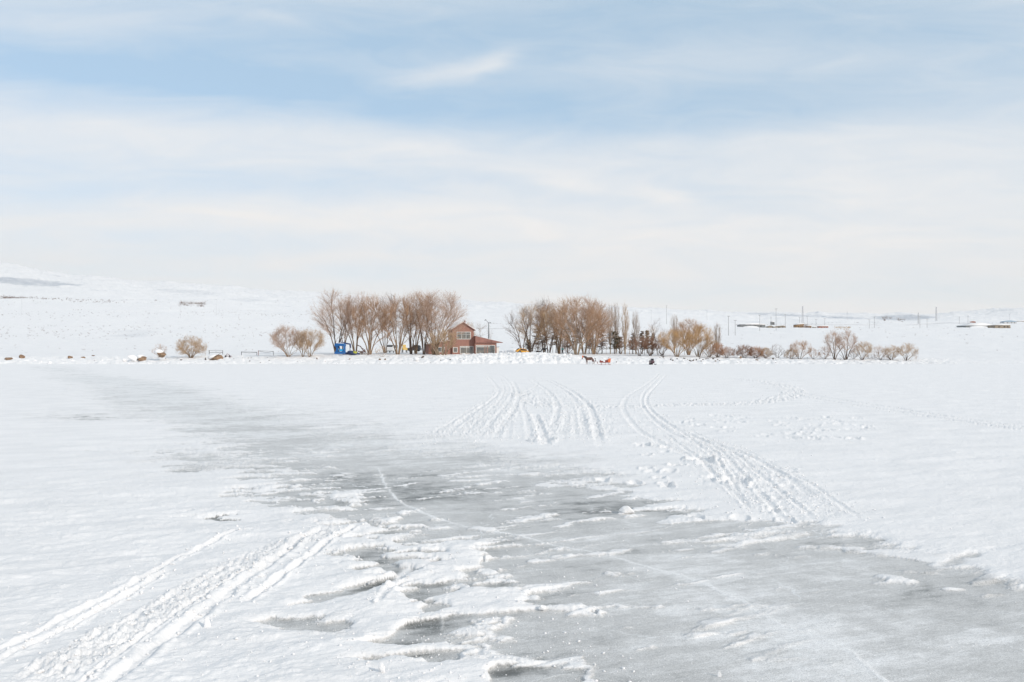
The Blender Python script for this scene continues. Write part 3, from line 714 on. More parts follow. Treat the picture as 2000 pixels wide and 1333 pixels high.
def grow(H, W, seed, stems=6, spread=.5, low=.22, br=11, tw=16, fine=3, col=0, thick=1.0, flat_=1.0, lean=0.0, clear=.25, up=.35, base=None):
    """bare broadleaf: stems -> limbs -> branches -> twigs that fill a rounded crown; returns (trunk verts, faces), (crown verts, faces)"""
    rg = np.random.RandomState(seed); ch = H * (1 + low) / 2; rx = W / 2; rz = H * (1 - low) / 2; c = np.array([lean * W, 0, ch])

    def env(o, d):
        """distance along d from o to the crown's outline"""
        S = np.array([1 / rx, 1 / (rx * flat_), 1 / rz]); oo = (o - c) * S; dd = d * S
        a = (dd ** 2).sum(1); b = (oo * dd).sum(1); cc = (oo ** 2).sum(1) - 1; disc = np.maximum(b * b - a * cc, 0)
        return np.maximum((-b + np.sqrt(disc)) / a, .12 * H * .3)
    az = np.arange(stems) / max(stems, 1) * 2 * np.pi + rg.uniform(0, .8, stems) + rg.uniform(0, 6); pol = spread * np.sqrt((np.arange(stems) + rg.uniform(.1, .9, stems)) / stems) if stems > 1 else np.array([.04])
    rg.shuffle(pol); d = np.stack([np.sin(pol) * np.cos(az), np.sin(pol) * np.sin(az) * flat_, np.cos(pol)], 1); d /= np.linalg.norm(d, axis=1, keepdims=True)
    b0 = np.stack([np.cos(az) * base, np.sin(az) * base * flat_, np.zeros(stems) - .3], 1) if base else np.stack([np.cos(az) * .05 * W * .4, np.sin(az) * .05 * W * .4, np.zeros(stems) - .3], 1)
    L = env(b0 + np.array([0, 0, .3]), d) * rg.uniform(.80, .97, stems); e = b0 + d * L[:, None]
    mid = b0 + np.stack([d[:, 0] * L * .28, d[:, 1] * L * .28, L * .52], 1)
    P0 = bez(b0, mid, e, 10, rg, .010); r0 = H * .0125 * thick * rg.uniform(.7, 1.15, stems) / max(1, stems / 6) ** .3
    tt = np.linspace(0, 1, 10)[None]; R0 = r0[:, None] * (1 - tt * .86)
    # limbs: aimed so that their tips fill the rounded crown evenly, each springing from the best placed point of a stem
    n1 = stems * br; kk = np.arange(n1) + .5; zc = 1 - kk / n1 * (1.62 if up < 1 else 1.95); ph = kk * 2.399963 + rg.uniform(0, 6); q_ = np.sqrt(np.clip(1 - zc ** 2, 0, 1)); fr_ = (rg.uniform(.55, 1.0, n1) if stems < 14 else rg.uniform(.5, 1.12, n1)) * (1 + .16 * np.sin(ph * 3 + seed) * q_ + .10 * np.sin(5 * zc + ph * 2 + seed * 1.7) - .06)
    tgt = c + np.stack([q_ * np.cos(ph) * rx, q_ * np.sin(ph) * rx * flat_, zc * rz], 1) * fr_[:, None] + rg.normal(0, .02 * H, (n1, 3))
    ks = np.arange(int(9 * clear) + 1, 10); SP_ = P0[:, ks].reshape(-1, 3); dv = tgt[:, None] - SP_[None]; dist = np.linalg.norm(dv, axis=2); hor = np.hypot(dv[..., 0], dv[..., 1])
    slope_ = .75 if up < 1 else 3.0
    cost = dist + 3.0 * np.maximum(0, slope_ * hor - dv[..., 2]) + rg.uniform(0, .05 * H, dist.shape); jj = cost.argmin(1)
    i1 = jj // len(ks); t1 = np.clip((ks[jj % len(ks)] + rg.uniform(-.5, .5, n1)) / 9, .05, .97)
    p1, d1 = on_path(P0, i1, t1); dvec = tgt - p1; L1 = np.linalg.norm(dvec, axis=1) + 1e-3; dir1 = dvec / L1[:, None]; e1 = tgt
    P1 = bez(p1, p1 + (d1 * .6 + dir1 * .4) * L1[:, None] * .45, e1, 7, rg, .022)
    R1 = np.minimum(r0[i1] * (1 - t1 * .80) * .7, .008 * L1 + .016)[:, None] * (1 - np.linspace(0, 1, 7)[None] * .8)
    # branches on limbs and stem tips
    n2 = n1 * tw; i2 = np.repeat(np.arange(n1), tw); t2 = .12 + .88 * rg.uniform(0, 1, n2) ** .8
    p2, d2 = on_path(P1, i2, t2); rnd = rg.normal(0, 1, (n2, 3)); out = p2 - np.array([lean * W, 0, ch * .55]); out /= np.linalg.norm(out, axis=1, keepdims=True) + .3
    dir2 = d2 * .75 + rnd * .42 + out * .35 + np.array([0, 0, up * .6]); dir2 /= np.linalg.norm(dir2, axis=1, keepdims=True)
    L2 = np.minimum(env(p2, dir2) * rg.uniform(.5, 1.06, n2), H * .17 * rg.uniform(.5, 1.2, n2)); e2 = p2 + dir2 * L2[:, None]
    P2 = bez(p2, p2 + (d2 + dir2) * .25 * L2[:, None], e2, 3, rg, .03); rt = .0105 * thick ** .5 * (0.6 + .4 * H / 12)
    R2 = np.full((n2, 1), rt) * np.array([[1.15, .85, .5]])
    vs = []; fs = []; n = 0
    def addt(P, Rr, k):
        nonlocal n
        v, f = tubes(P, Rr, k); vs.append(v); fs.append(f + n); n += len(v)
    addt(P1, R1, 4); addt(P2, R2, 3)
    if fine:
        n3 = n2 * fine; i3 = np.repeat(np.arange(n2), fine); t3 = rg.uniform(.15, 1, n3); p3, d3 = on_path(P2, i3, t3); rnd = rg.normal(0, 1, (n3, 3))
        d3 = d3 + rnd * .42 + np.array([0, 0, up * .6]); d3 /= np.linalg.norm(d3, axis=1, keepdims=True); L3 = L2[i3] * rg.uniform(.3, .85, n3)
        P3 = np.stack([p3, p3 + d3 * L3[:, None]], 1); addt(P3, np.full((n3, 1), rt * .62) * np.array([[1.0, .45]]), 3)
    v0, f0 = tubes(P0, R0, 6)
    return (v0, f0), (np.concatenate(vs), np.concatenate(fs))


def tree(name, label, cat, px, Y, H, W, bk, tg, group=None, rz=0.0, trunk='trunk', crown='crown', sink=.05, **kw):
    x, y, z = spot(px, Y, sink); t = thing(name, label, cat, (x, y, z), rz, group)
    (v0, f0), (v1, f1) = grow(H, W, kw.pop('seed', int(px * 7) % 9973), **kw)
    link(trunk, mesh_np(trunk, v0, [f0]), BARK[bk], t); link(crown, mesh_np(crown, v1, [f1]), TWIG[tg], t); return t


def H_(top, Y, px):                                  # height in metres of something whose top shows at a photo row
    x, y, z = spot(px, Y); return (CP * 0 + at(px, top, Y).z) - z


WILLOWS = 'bare willows on the snowy bank'
BIG = dict(stems=6, spread=.50, br=14, tw=15, fine=3, clear=.22, low=.11)
# photo x of the foot, distance, top row, crown width in photo px, foot to crown lean
def W_(wpx, Y): return wpx / F * Y


def wil(label, px, Y, top, wpx, bk='tan', tg='russet', lean=0.0, name='willow_tree', group=WILLOWS, **kw):
    if name == 'willow_tree' and top < 600: wpx = wpx * (1.16 if wpx < 80 else 1.05)
    k = dict(BIG); k.update(kw); return tree(name, label, 'tree', px, Y, H_(top, Y, px), W_(wpx, Y), bk, tg, group, lean=lean, **k)


wil('tall bare willow at the left end of the left grove, crown over the blue machine', 657, 184, 563, 92, 'dark', 'rose', -.06, stems=5, spread=.55, seed=11)
wil('slim bare willow behind the blue machine, thin dark upright trunk', 670, 196, 572, 52, 'dark', 'russet', .05, stems=3, spread=.3, seed=12, tw=11)
wil('bare willow with forked trunk right of the blue machine, over the dark tarpaulin', 694, 184, 566, 66, 'tan', 'rose', .02, stems=5, spread=.42, seed=13)
wil('bare many stemmed willow over the heap of scrap, stems fanning out like a vase', 722, 181, 573, 86, 'tan', 'russet', .05, stems=8, spread=.50, seed=14)
wil('grey twigged willow standing behind the others in the middle of the left grove', 752, 205, 571, 60, 'gray', 'grey', .10, stems=4, spread=.45, seed=15, tw=12)
wil('bare willow between the white car and the yellow loader, stems opening in a low V', 777, 182, 574, 72, 'tan', 'russet', .0, stems=6, spread=.48, seed=16)
wil('bare tall willow with straight dark trunk in front of the dark car', 803, 185, 566, 52, 'dark', 'russet', .03, stems=3, spread=.28, seed=17)
wil('bare tall willow with reddish twin trunks just right of the dark car', 812, 188, 564, 54, 'tan', 'rose', .05, stems=3, spread=.28, seed=18)
wil('bare willow with leaning dark trunk, second to the left of the red house', 828, 183, 565, 58, 'dark', 'russet', .08, stems=4, spread=.4, seed=19)
wil('largest bare willow beside the red house, rounded crown reaching over its roof', 849, 182, 565, 104, 'tan', 'rose', .13, stems=9, spread=.62, br=12, seed=20)
wil('tan bushy willow of thick stubby stems before the left end of the red house', 862, 177, 638, 66, 'pale', 'tan', .06, stems=14, spread=.85, br=7, tw=8, fine=2, clear=.3, low=.1, thick=2.6, seed=21, base=.9)
wil('small leafless tree with golden twigs showing over the right roof slope of the red house', 917, 204, 627, 24, 'tan', 'gold', 0, stems=3, spread=.4, seed=22, tw=14)
wil('sparse thin tree behind the red house, left of the lamp post', 941, 212, 623, 46, 'gray', 'pale', 0, stems=3, spread=.6, br=7, tw=8, fine=2, seed=23, thick=.8)
# bushes and small trees on the left bank
SHR = dict(stems=22, spread=1.02, br=6, tw=9, fine=3, clear=.32, low=-.12, thick=1.1)
wil('small wispy bush behind the snow capped boulder on the left bank', 312, 173, 670, 31, 'tan', 'rose', 0, 'shrub', 'bare shrubs along the shore', **{**SHR, 'stems': 9, 'tw': 6, 'fine': 2, 'seed': 31, 'low': 0})
wil('round dense tan bush standing alone on the left bank', 373, 172, 655, 64, 'tan', 'tan', 0, 'shrub', 'bare shrubs along the shore', **{**SHR, 'stems': 30, 'seed': 32, 'br': 7, 'tw': 10})
wil('low spreading bare tree left of its twin, nearest the metal railings', 563, 172, 632, 66, 'tan', 'rose', -.08, **{**BIG, 'stems': 9, 'spread': 1.0, 'low': .04, 'clear': .2, 'seed': 33, 'tw': 13})
wil('narrow bare sapling between the two spreading trees left of the blue machine', 592, 173, 642, 36, 'tan', 'tan', -.06, **{**BIG, 'stems': 5, 'spread': .6, 'low': .05, 'seed': 34, 'tw': 9})
wil('low spreading bare tree right of its twin, left of the blue machine', 606, 172, 640, 62, 'tan', 'tan', .05, **{**BIG, 'stems': 8, 'spread': .95, 'low': .05, 'clear': .2, 'seed': 35, 'tw': 13})
wil('little tan bush between two brown stones on the bank under the left grove', 747, 172, 673, 26, 'pale', 'tan', -.08, 'shrub', 'bare shrubs along the shore', **{**SHR, 'stems': 8, 'tw': 5, 'fine': 2, 'seed': 36, 'low': .1})
# right grove
wil('sparse grey willow at the left edge of the right grove, above the yellow car', 1020, 188, 592, 66, 'dark', 'grey', -.08, stems=4, spread=.62, br=9, tw=10, fine=2, seed=41)
wil('curving stemmed willow right of the yellow car, second from the left of the right grove', 1036, 190, 590, 70, 'dark', 'tan', .08, stems=6, spread=.5, seed=42)
wil('slender grey topped tree rising behind the black horse', 1062, 206, 577, 46, 'gray', 'grey', .0, stems=4, spread=.35, seed=43, tw=12)
wil('straight dark willow trunk between the black horse and the person in teal', 1072, 192, 588, 62, 'dark', 'russet', .0, stems=4, spread=.4, seed=44)
wil('olive twigged willow behind the person in teal', 1092, 194, 584, 70, 'tan', 'tan', .0, stems=6, spread=.42, seed=45, tw=12)
wil('tall many stemmed willow at the centre of the right grove, widest crown of the grove', 1126, 186, 577, 120, 'pale', 'russet', .0, stems=10, spread=.66, br=12, seed=46)
wil('tall willow with pale trunks behind the brown horse', 1141, 192, 575, 92, 'pale', 'rose', .05, stems=6, spread=.5, seed=47)
wil('willow with outswept branches over the orange sleigh', 1160, 188, 592, 80, 'tan', 'russet', .08, stems=6, spread=.6, seed=48)
for lab, px, Y, top, w_, tg, sd_ in (('narrow poplar, leftmost of the pale poplars right of the big willows', 1192, 196, 590, 22, 'pale', 51), ('narrow poplar, second from left, with a tall thin spire', 1203, 200, 588, 20, 'pale', 52),
                                     ('narrow poplar with full feathery spire, tallest of the pale row', 1221, 192, 590, 20, 'tan', 53), ('short pale poplar left of the reddish thicket', 1242, 194, 604, 20, 'pale', 54),
                                     ('thin faint poplar behind the golden willow', 1317, 205, 610, 22, 'pale', 55), ('thin sparse poplar rising alone from the red thicket', 1401, 178, 627, 20, 'pale', 56)):
    wil(lab, px, Y, top, w_, 'pale', tg, 0, 'poplar_tree', 'slim poplars in the right grove', stems=3, spread=.09, br=22, tw=7, fine=2, clear=.12, low=.08, up=1.3, seed=sd_, thick=.7)
wil('sparse leafless tree with open forked crown above the reddish thicket', 1285, 190, 619, 40, 'gray', 'grey', 0, stems=2, spread=.45, br=9, tw=8, fine=2, seed=57, thick=.8)
wil('thin tree with orange twig clump left of the open forked tree', 1272, 196, 625, 30, 'tan', 'tan', 0, stems=2, spread=.35, br=9, tw=9, fine=2, seed=58, thick=.8)
wil('golden willow with dense glowing crown, left one of the golden pair', 1322, 178, 640, 84, 'pale', 'gold', -.02, stems=12, spread=.9, br=10, tw=14, clear=.2, low=.12, seed=59)
wil('russet willow behind the golden pair, its top the highest there', 1345, 190, 621, 74, 'tan', 'russet', 0, stems=7, spread=.6, seed=60)
wil('golden tan willow, right one of the golden pair', 1364, 177, 632, 62, 'pale', 'gold', .05, stems=9, spread=.75, br=10, tw=13, clear=.22, low=.14, seed=61)
for lab, px, Y, top, w_, sd_ in (('low brown brush among the trunks behind the yellow car', 1044, 200, 668, 34, 71), ('low brown brush between the person in teal and the big trunks', 1110, 200, 664, 36, 72),
                               ('reddish brush behind the sleigh among the trunks', 1166, 198, 662, 40, 73), ('reddish brush under the pale poplars', 1212, 197, 664, 38, 74), ('brown brush linking the reddish thicket to the golden pair', 1294, 184, 660, 36, 75)):
    wil(lab, px, Y, top, w_, 'dark', 'brown', 0, 'shrub', 'bare shrubs along the shore', **{**SHR, 'stems': 12, 'clear': .3, 'low': .1, 'tw': 10, 'spread': .9, 'seed': sd_})
wil('low tan bush at the right foot of the golden pair', 1385, 176, 657, 40, 'pale', 'tan', 0, 'shrub', 'bare shrubs along the shore', **{**SHR, 'seed': 62})
wil('dense reddish brown thicket left of the golden pair, left half', 1249, 180, 657, 46, 'dark', 'brown', 0, 'shrub', 'bare shrubs along the shore', **{**SHR, 'stems': 14, 'clear': .35, 'low': .18, 'tw': 13, 'spread': .8, 'seed': 63})
wil('dense reddish brown thicket left of the golden pair, right half', 1270, 181, 656, 46, 'dark', 'brown', 0, 'shrub', 'bare shrubs along the shore', **{**SHR, 'stems': 14, 'clear': .35, 'low': .18, 'tw': 13, 'spread': .8, 'seed': 64})
for lab, px, Y, top, w_, tg, kw in (
    ('rust red bush at the foot of the lone poplar', 1402, 174, 668, 26, 'red', {}), ('low rust red bush right of the lone poplar', 1419, 175, 676, 26, 'red', {}),
    ('dark russet rounded bush, first of the dense pair before the open trees', 1453, 174, 672, 34, 'brown', {'stems': 28}), ('russet low bush right of the dark rounded one', 1476, 174, 675, 30, 'red', {'stems': 28}),
    ('small tan bush at the right end of the dense bushes', 1495, 174, 677, 24, 'tan', {}), ('thin grey forked sapling between the dense bushes and the round trees', 1518, 173, 669, 32, 'grey', {'stems': 7, 'tw': 6, 'fine': 2}),
    ('low orange bush hugging the foot of a round topped tree', 1545, 173, 680, 24, 'tan', {'stems': 18}), ('pale sapling right of the first round topped tree', 1588, 172, 676, 24, 'rose', {'stems': 7, 'tw': 7}),
    ('small twiggy tree at the left foot of the tall pair', 1611, 172, 673, 28, 'rose', {'stems': 9, 'tw': 8}), ('slight bush below the second tall tree', 1668, 173, 682, 24, 'grey', {'stems': 8, 'tw': 5}),
    ('faint thin bush between two round trees of the shore row', 1718, 173, 672, 26, 'rose', {'stems': 10, 'tw': 6}), ('tiny red twig bush at the far right end of the shore row', 1789, 170, 690, 10, 'rose', {'stems': 4, 'tw': 4, 'fine': 1}),
    ('low brown scrub under the trees at the right end of the row', 1700, 172, 690, 24, 'grey', {'stems': 10, 'tw': 4}), ('low dark scrub before the last two trees', 1737, 172, 690, 26, 'grey', {'stems': 10, 'tw': 4})):
    wil(lab, px, Y, top, w_ * (1.3 if tg in ('red', 'brown', 'tan') else 1.05), 'dark', tg, 0, 'shrub', 'bare shrubs along the shore', **{**SHR, 'seed': int(px) % 977, **kw})
RND = dict(stems=8, spread=.88, br=9, tw=11, fine=3, clear=.2, low=.10, thick=1.2)
for lab, px, Y, top, w_, tg, ln, kw in (
    ('round topped leafless tree with forked dark trunk, first of the right shore row', 1562, 172, 663, 46, 'russet', .02, {}), ('taller left tree of the bare pair on the right shore', 1630, 171, 643, 44, 'rose', -.06, {'stems': 5, 'spread': .6}),
    ('tall spreading tree of the bare pair on the right shore, dark trunk', 1652, 171, 643, 46, 'rose', .04, {'stems': 7, 'spread': .75}), ('leaning trunk tree right of the tall pair', 1684, 170, 665, 42, 'tan', .10, {'spread': .8}),
    ('low fan shaped tree, second from the right end of the shore row', 1741, 171, 673, 38, 'tan', 0, {}), ('round fan shaped tree, last on the right end of the shore row', 1770, 171, 668, 42, 'tan', .06, {'stems': 7})):
    wil(lab, px, Y, top, w_, 'dark', tg, ln, 'small_tree', 'leafless trees in the right shore row', **{**RND, 'seed': int(px) % 887, **kw})

# dark conifers, dulled by winter
M_NEEDLE = mat('winter_needles', (.15, .10, .065), .9, col2=(.24, .15, .095), vscale=1.2, spec=.1)
M_NEEDLE2 = mat('green_needles', (.095, .09, .05), .9, col2=(.15, .12, .065), vscale=1.2, spec=.1)


def conifer(label, px, Y, top, wpx, m, seed, clear=.25):
    H = H_(top, Y, px); W = W_(wpx * 1.3, Y); x, y, z = spot(px, Y); t = thing('conifer_tree', label, 'tree', (x, y, z), 0, 'dark conifers in the right grove'); rg = np.random.RandomState(seed)
    zs = np.linspace(-.3, H, 8); P = np.stack([rg.normal(0, .03, 8), rg.normal(0, .03, 8), zs], 1)[None]; v, f = tubes(P, np.linspace(.15, .02, 8)[None], 6); link('trunk', mesh_np('trunk', v, [f]), BARK['dark'], t)
    nb = 90; tz = clear + (1 - clear) * rg.uniform(0, 1, nb) ** .9; a = rg.uniform(0, 6.28, nb); L = W / 2 * (1.12 - tz) ** .5 * rg.uniform(.35, 1.1, nb) * 1.0 * (1 + .25 * np.sin(a * 2 + seed))
    d = np.stack([np.cos(a), np.sin(a), rg.uniform(-.15, .25, nb)], 1); p = np.stack([0 * a, 0 * a, tz * H], 1); e = p + d * L[:, None]; m1 = (p + e) / 2 + np.array([0, 0, -.12]) * L[:, None]
    B = bez(p, m1, e, 5, rg, .02); v, f = tubes(B, np.full((nb, 5), .018), 3)
    ns = nb * 30; i = np.repeat(np.arange(nb), 30); tt = rg.uniform(.2, 1, ns); q, dd = on_path(B, i, tt); r = rg.normal(0, 1, (ns, 3)); r /= np.linalg.norm(r, axis=1, keepdims=True)
    dr = dd * .5 + r; dr /= np.linalg.norm(dr, axis=1, keepdims=True); l = rg.uniform(.14, .34, ns)[:, None]; sd_ = np.cross(dr, rg.normal(0, 1, (ns, 3))); sd_ /= np.linalg.norm(sd_, axis=1, keepdims=True)
    tri = np.stack([q - sd_ * .045, q + sd_ * .045, q + dr * l], 1).reshape(-1, 3); tf = np.arange(len(tri)).reshape(-1, 3) + len(v)
    # snow caught on the boughs belongs to the crown
    k = 30; i = rg.randint(0, nb, k); q, _ = on_path(B, i, rg.uniform(.4, .95, k)); mbs = MB(); rr = random.Random(seed)
    for c in q: mbs.ball((c[0], c[1], c[2] + .06), (rr.uniform(.08, .2), rr.uniform(.08, .18), .05), 1, .25, rr)
    sv = np.concatenate(mbs.v); sf = np.array(mbs.f) + len(v) + len(tri)
    me = mesh_np('crown', np.concatenate([v, tri, sv]), [f, tf, sf]); me.materials.append(m); me.materials.append(M_SNOW)
    mi = np.zeros(len(me.polygons), dtype=np.int32); mi[-len(sf):] = 1; me.polygons.foreach_set('material_index', mi)
    link('crown', me, m, t); return t


for i, (lab, px, Y, top, w_, m, cl) in enumerate((
    ('dark conifer behind the right end of the yellow car', 1032, 204, 664, 20, M_NEEDLE2, .3), ('dark bushy conifer left of the black horse', 1051, 206, 641, 30, M_NEEDLE, .3), ('dark conifer behind the black horse', 1064, 210, 648, 24, M_NEEDLE, .35),
    ('conifer with layered dark boughs left of the person in teal', 1086, 206, 643, 28, M_NEEDLE, .28), ('dark conifer right of the person in teal', 1108, 208, 655, 20, M_NEEDLE2, .28), ('dark conifer in the middle of the big willow trunks', 1124, 206, 640, 26, M_NEEDLE, .3),
    ('broad brownish conifer behind the brown horse', 1151, 202, 650, 34, M_NEEDLE, .25), ('conifer with a brown pointed top above the orange sleigh', 1176, 198, 644, 30, M_NEEDLE, .3), ('greenish conifer right of the sleigh', 1200, 196, 648, 30, M_NEEDLE2, .22),
    ('dark conifer with snowy boughs between the poplars', 1210, 204, 658, 20, M_NEEDLE, .3), ('dark conifer peering over the left of the reddish thicket', 1236, 200, 651, 20, M_NEEDLE, .2), ('dark conifer top over the middle of the reddish thicket', 1254, 202, 648, 18, M_NEEDLE, .2),
    ('dark conifer top over the right of the reddish thicket', 1264, 205, 646, 18, M_NEEDLE, .2), ('small dark conifer right of the reddish thicket', 1275, 200, 652, 16, M_NEEDLE, .2))):
    conifer(lab, px, Y, top, w_, m, 200 + i, cl)
# thin bare trunks standing among them
rr = random.Random(12)
for px in (1080, 1098.5, 1104, 1117, 1146, 1155, 1166, 1184, 1214, 1230, 1259, 1296, 1337, 1345, 1352):
    wil('thin bare young tree among the big trunks of the right grove', px, rr.uniform(192, 206), rr.uniform(640, 655), 14, 'gray' if px % 2 else 'tan', 'rose', 0, 'young_tree', 'thin young trees inside the right grove', stems=1, spread=.05, br=14, tw=5, fine=2, clear=.3, low=.15, up=.8, seed=int(px), thick=1.0)

# ================================================================ HOUSE
M_RED = mat('red_brown_cladding', (.36, .185, .145), .75, col2=(.28, .14, .11), vscale=1.0, stretch=(5, 5, .25), bump=.02, bscale=9)
M_REDR = mat('red_roof_sheet', (.32, .15, .12), .6, col2=(.27, .125, .10), vscale=1.0)
M_WHITE = mat('white_paint', (.78, .77, .74), .5)
M_GLASS = mat('window_glass', (.11, .12, .125), .12, spec=.6, col2=(.22, .20, .17), vscale=.8)
M_CURT = mat('curtain', (.48, .47, .44), .8)
M_BLACK = mat('black_rubber', (.02, .02, .022), .7)
M_STEEL = mat('grey_steel', (.20, .21, .22), .5, metal=.3)
hx, hy, _ = spot(904.5, 189); hz = at(904, 692, 189).z - .35
house = thing('house', 'red brown clad house with gabled tower and low sloping wing behind the snow heap', 'house', (hx, hy, hz), R(17))
TW, EV, AP, DP = 5.2, 6.15, 7.75, 4.6                # tower width, eaves, apex, depth
wl = MB(); wl.prism([(-TW / 2, 0), (TW / 2, 0), (TW / 2, EV), (0, AP), (-TW / 2, EV)], 0, DP); wl.build('tower_wall', M_RED, house)
ro = MB()
for sg in (-1, 1):
    sl = math.atan2(AP - EV, TW / 2); ux, uz = math.cos(sl), -math.sin(sl); ov = .45; L = (TW / 2) / math.cos(sl) + ov
    ro.prism([(0, AP + .02), (sg * ux * L, AP + .02 + uz * L), (sg * ux * L, AP + .14 + uz * L), (0, AP + .16)], -.35, DP + .3)
rf = ro.build('roof', M_REDR, house)
so = MB()
for sg in (-1, 1):
    so.prism([(sg * .03, AP + .165), (sg * ux * (L - .05), AP + .15 + uz * (L - .05)), (sg * ux * (L - .15), AP + .30 + uz * (L - .15)), (sg * .03, AP + .34)], -.28, DP + .25)
so.build('roof_snow', M_SNOW, rf, True)
# right wing, standing forward of the tower, with its half-gable front
x0, x1, fy_, wd = TW / 2, TW / 2 + 5.3, -1.3, 4.4
wg = MB(); wg.box(((x0 + x1) / 2 - .01, (fy_ + wd) / 2, 1.45), (x1 - x0, wd - fy_, 3.1)); wg.build('wing_wall', M_RED, house)
rw = MB(); rw.prism([(x0 + .003, 3.03), (x1 + 1.45, 3.03), (x1 + 1.5, 3.12), (x0 + .003, 4.62)], fy_ - .35, wd + .3); wr = rw.build('wing_roof', M_REDR, house)
rs = MB(); rs.prism([(x0 + .1, 4.61), (x1 + 1.45, 3.135), (x1 + 1.4, 3.20), (x0 + .1, 4.74)], fy_ - .30, wd + .25); rs.build('roof_snow', M_SNOW, wr, True)
# low wing on the left, half hidden by the willows
lw = MB(); lw.prism([(-TW / 2 - 5.6, 0), (-TW / 2 - .01, 0), (-TW / 2 - .01, 3.5), (-TW / 2 - 5.6, 2.5)], .6, DP - .2); lw.build('side_wing_wall', M_RED, house)
lr = MB(); lr.prism([(-TW / 2 - 6.0, 2.46), (-TW / 2 - .02, 3.52), (-TW / 2 - .02, 3.64), (-TW / 2 - 6.0, 2.58)], .25, DP); lrr = lr.build('side_wing_roof', M_REDR, house)
ls = MB(); ls.prism([(-TW / 2 - 5.9, 2.61), (-TW / 2 - .05, 3.645), (-TW / 2 - .05, 3.80), (-TW / 2 - 5.8, 2.76)], .3, DP - .05); ls.build('roof_snow', M_SNOW, lrr, True)


def window(x, z, w, h, y, parent, mull=(), trans=None, side=False, curtain=True):
    g = MB(); g.box((x, y - .02, z), (w, .03, h)) if not side else g.box((x - .02, y, z), (.03, w, h)); o = g.build('window', M_GLASS, parent)
    f = MB(); b = .11
    def bar(cx, cz, bw, bh): f.box((x + cx, y - .06, z + cz), (bw, .09, bh)) if not side else f.box((x - .06, y + cx, z + cz), (.09, bw, bh))
    bar(0, h / 2 + b / 2, w + 2 * b, b); bar(0, -h / 2 - b / 2, w + 2 * b, b); bar(-w / 2 - b / 2, 0, b, h); bar(w / 2 + b / 2, 0, b, h)
    for q in mull: bar(q * w, 0, .07, h)
    if trans: bar(0, trans * h, w, .06)
    f.build('frame', M_WHITE, o)
    if curtain:
        c = MB(); c.box((x - w * .12, y - .042, z + h * .38), (w * .7, .01, h * .16))
        if not side: c.build('curtain', M_CURT, o)
    return o


window(0.15, 4.75, 3.2, 1.55, 0, house, (-.17, .17), .2, curtain=False)
window(.85, 1.35, 3.05, 1.55, 0, house, (0,), curtain=True)
wq = window(x0 + 2.55, 1.42, 4.5, 1.85, fy_, house, ())
MB().box((x0 + 2.4, fy_ - .06, 1.42), (.16, .02, 1.85)).box((x0 + 3.0, fy_ - .06, 1.42), (.16, .02, 1.85)).build('inner_post', M_RED, wq)
window(-1.9, 1.35, .9, 1.0, 0, house, (), curtain=False)
window(-TW / 2, 4.7, 1.5, 1.1, 2.2, house, (0,), side=True, curtain=False)
window(-TW / 2 - 2.6, 1.4, 1.6, 1.0, .6, house, (0,), curtain=False)
MB().tube([(1.2, 3.2, 6.9), (1.2, 3.2, 8.35)], .17, 8).cyl((1.2, 3.2, 8.35), (1.2, 3.2, 8.42), .24, 8).build('chimney', M_REDR, house)
cb = thing('cabinet', 'tall white cabinet with a dark lid standing at the right corner of the red house', 'cabinet', (hx, hy, hz), R(17))
MB().box((x1 + .42, -.4, .9), (.62, .6, 2.2), bev=.03).build('body', M_WHITE, cb); MB().box((x1 + .45, -.4, 2.06), (.95, .8, .08)).build('lid', M_STEEL, cb)

# ================================================================ POLES
M_POLE = mat('pole_grey', (.34, .33, .32), .8, col2=(.26, .25, .245), vscale=2.0); M_PALE = mat('far_pole', (.55, .55, .56), .8)  # distance haze painted into the far poles as a paler grey
x, y, z = spot(954.5, 196); lp = thing('lamp_post', 'dark double headed lamp post standing behind the red house', 'lamp post', (x, y, z)); hh = H_(630, 196, 954)
MB().tube([(0, 0, -.3), (0, 0, hh * .5), (0, 0, hh)], [.16, .13, .09], 8).build('pole', M_STEEL, lp)
ar = MB().tube([(0, 0, hh - .2), (-.3, -.1, hh + .2), (-.75, -.2, hh + .5)], .05, 6).tube([(0, 0, hh - .3), (.3, .1, hh - .15)], .05, 6).build('arm', M_STEEL, lp)
for c, r_ in (((-.8, -.25, hh + .58), R(-35)), ((.42, .1, hh - .1), R(30))):
    MB().box(c, (.5, .25, .16), (r_, 'Y'), bev=.04).build('lamp_head', M_STEEL, ar)


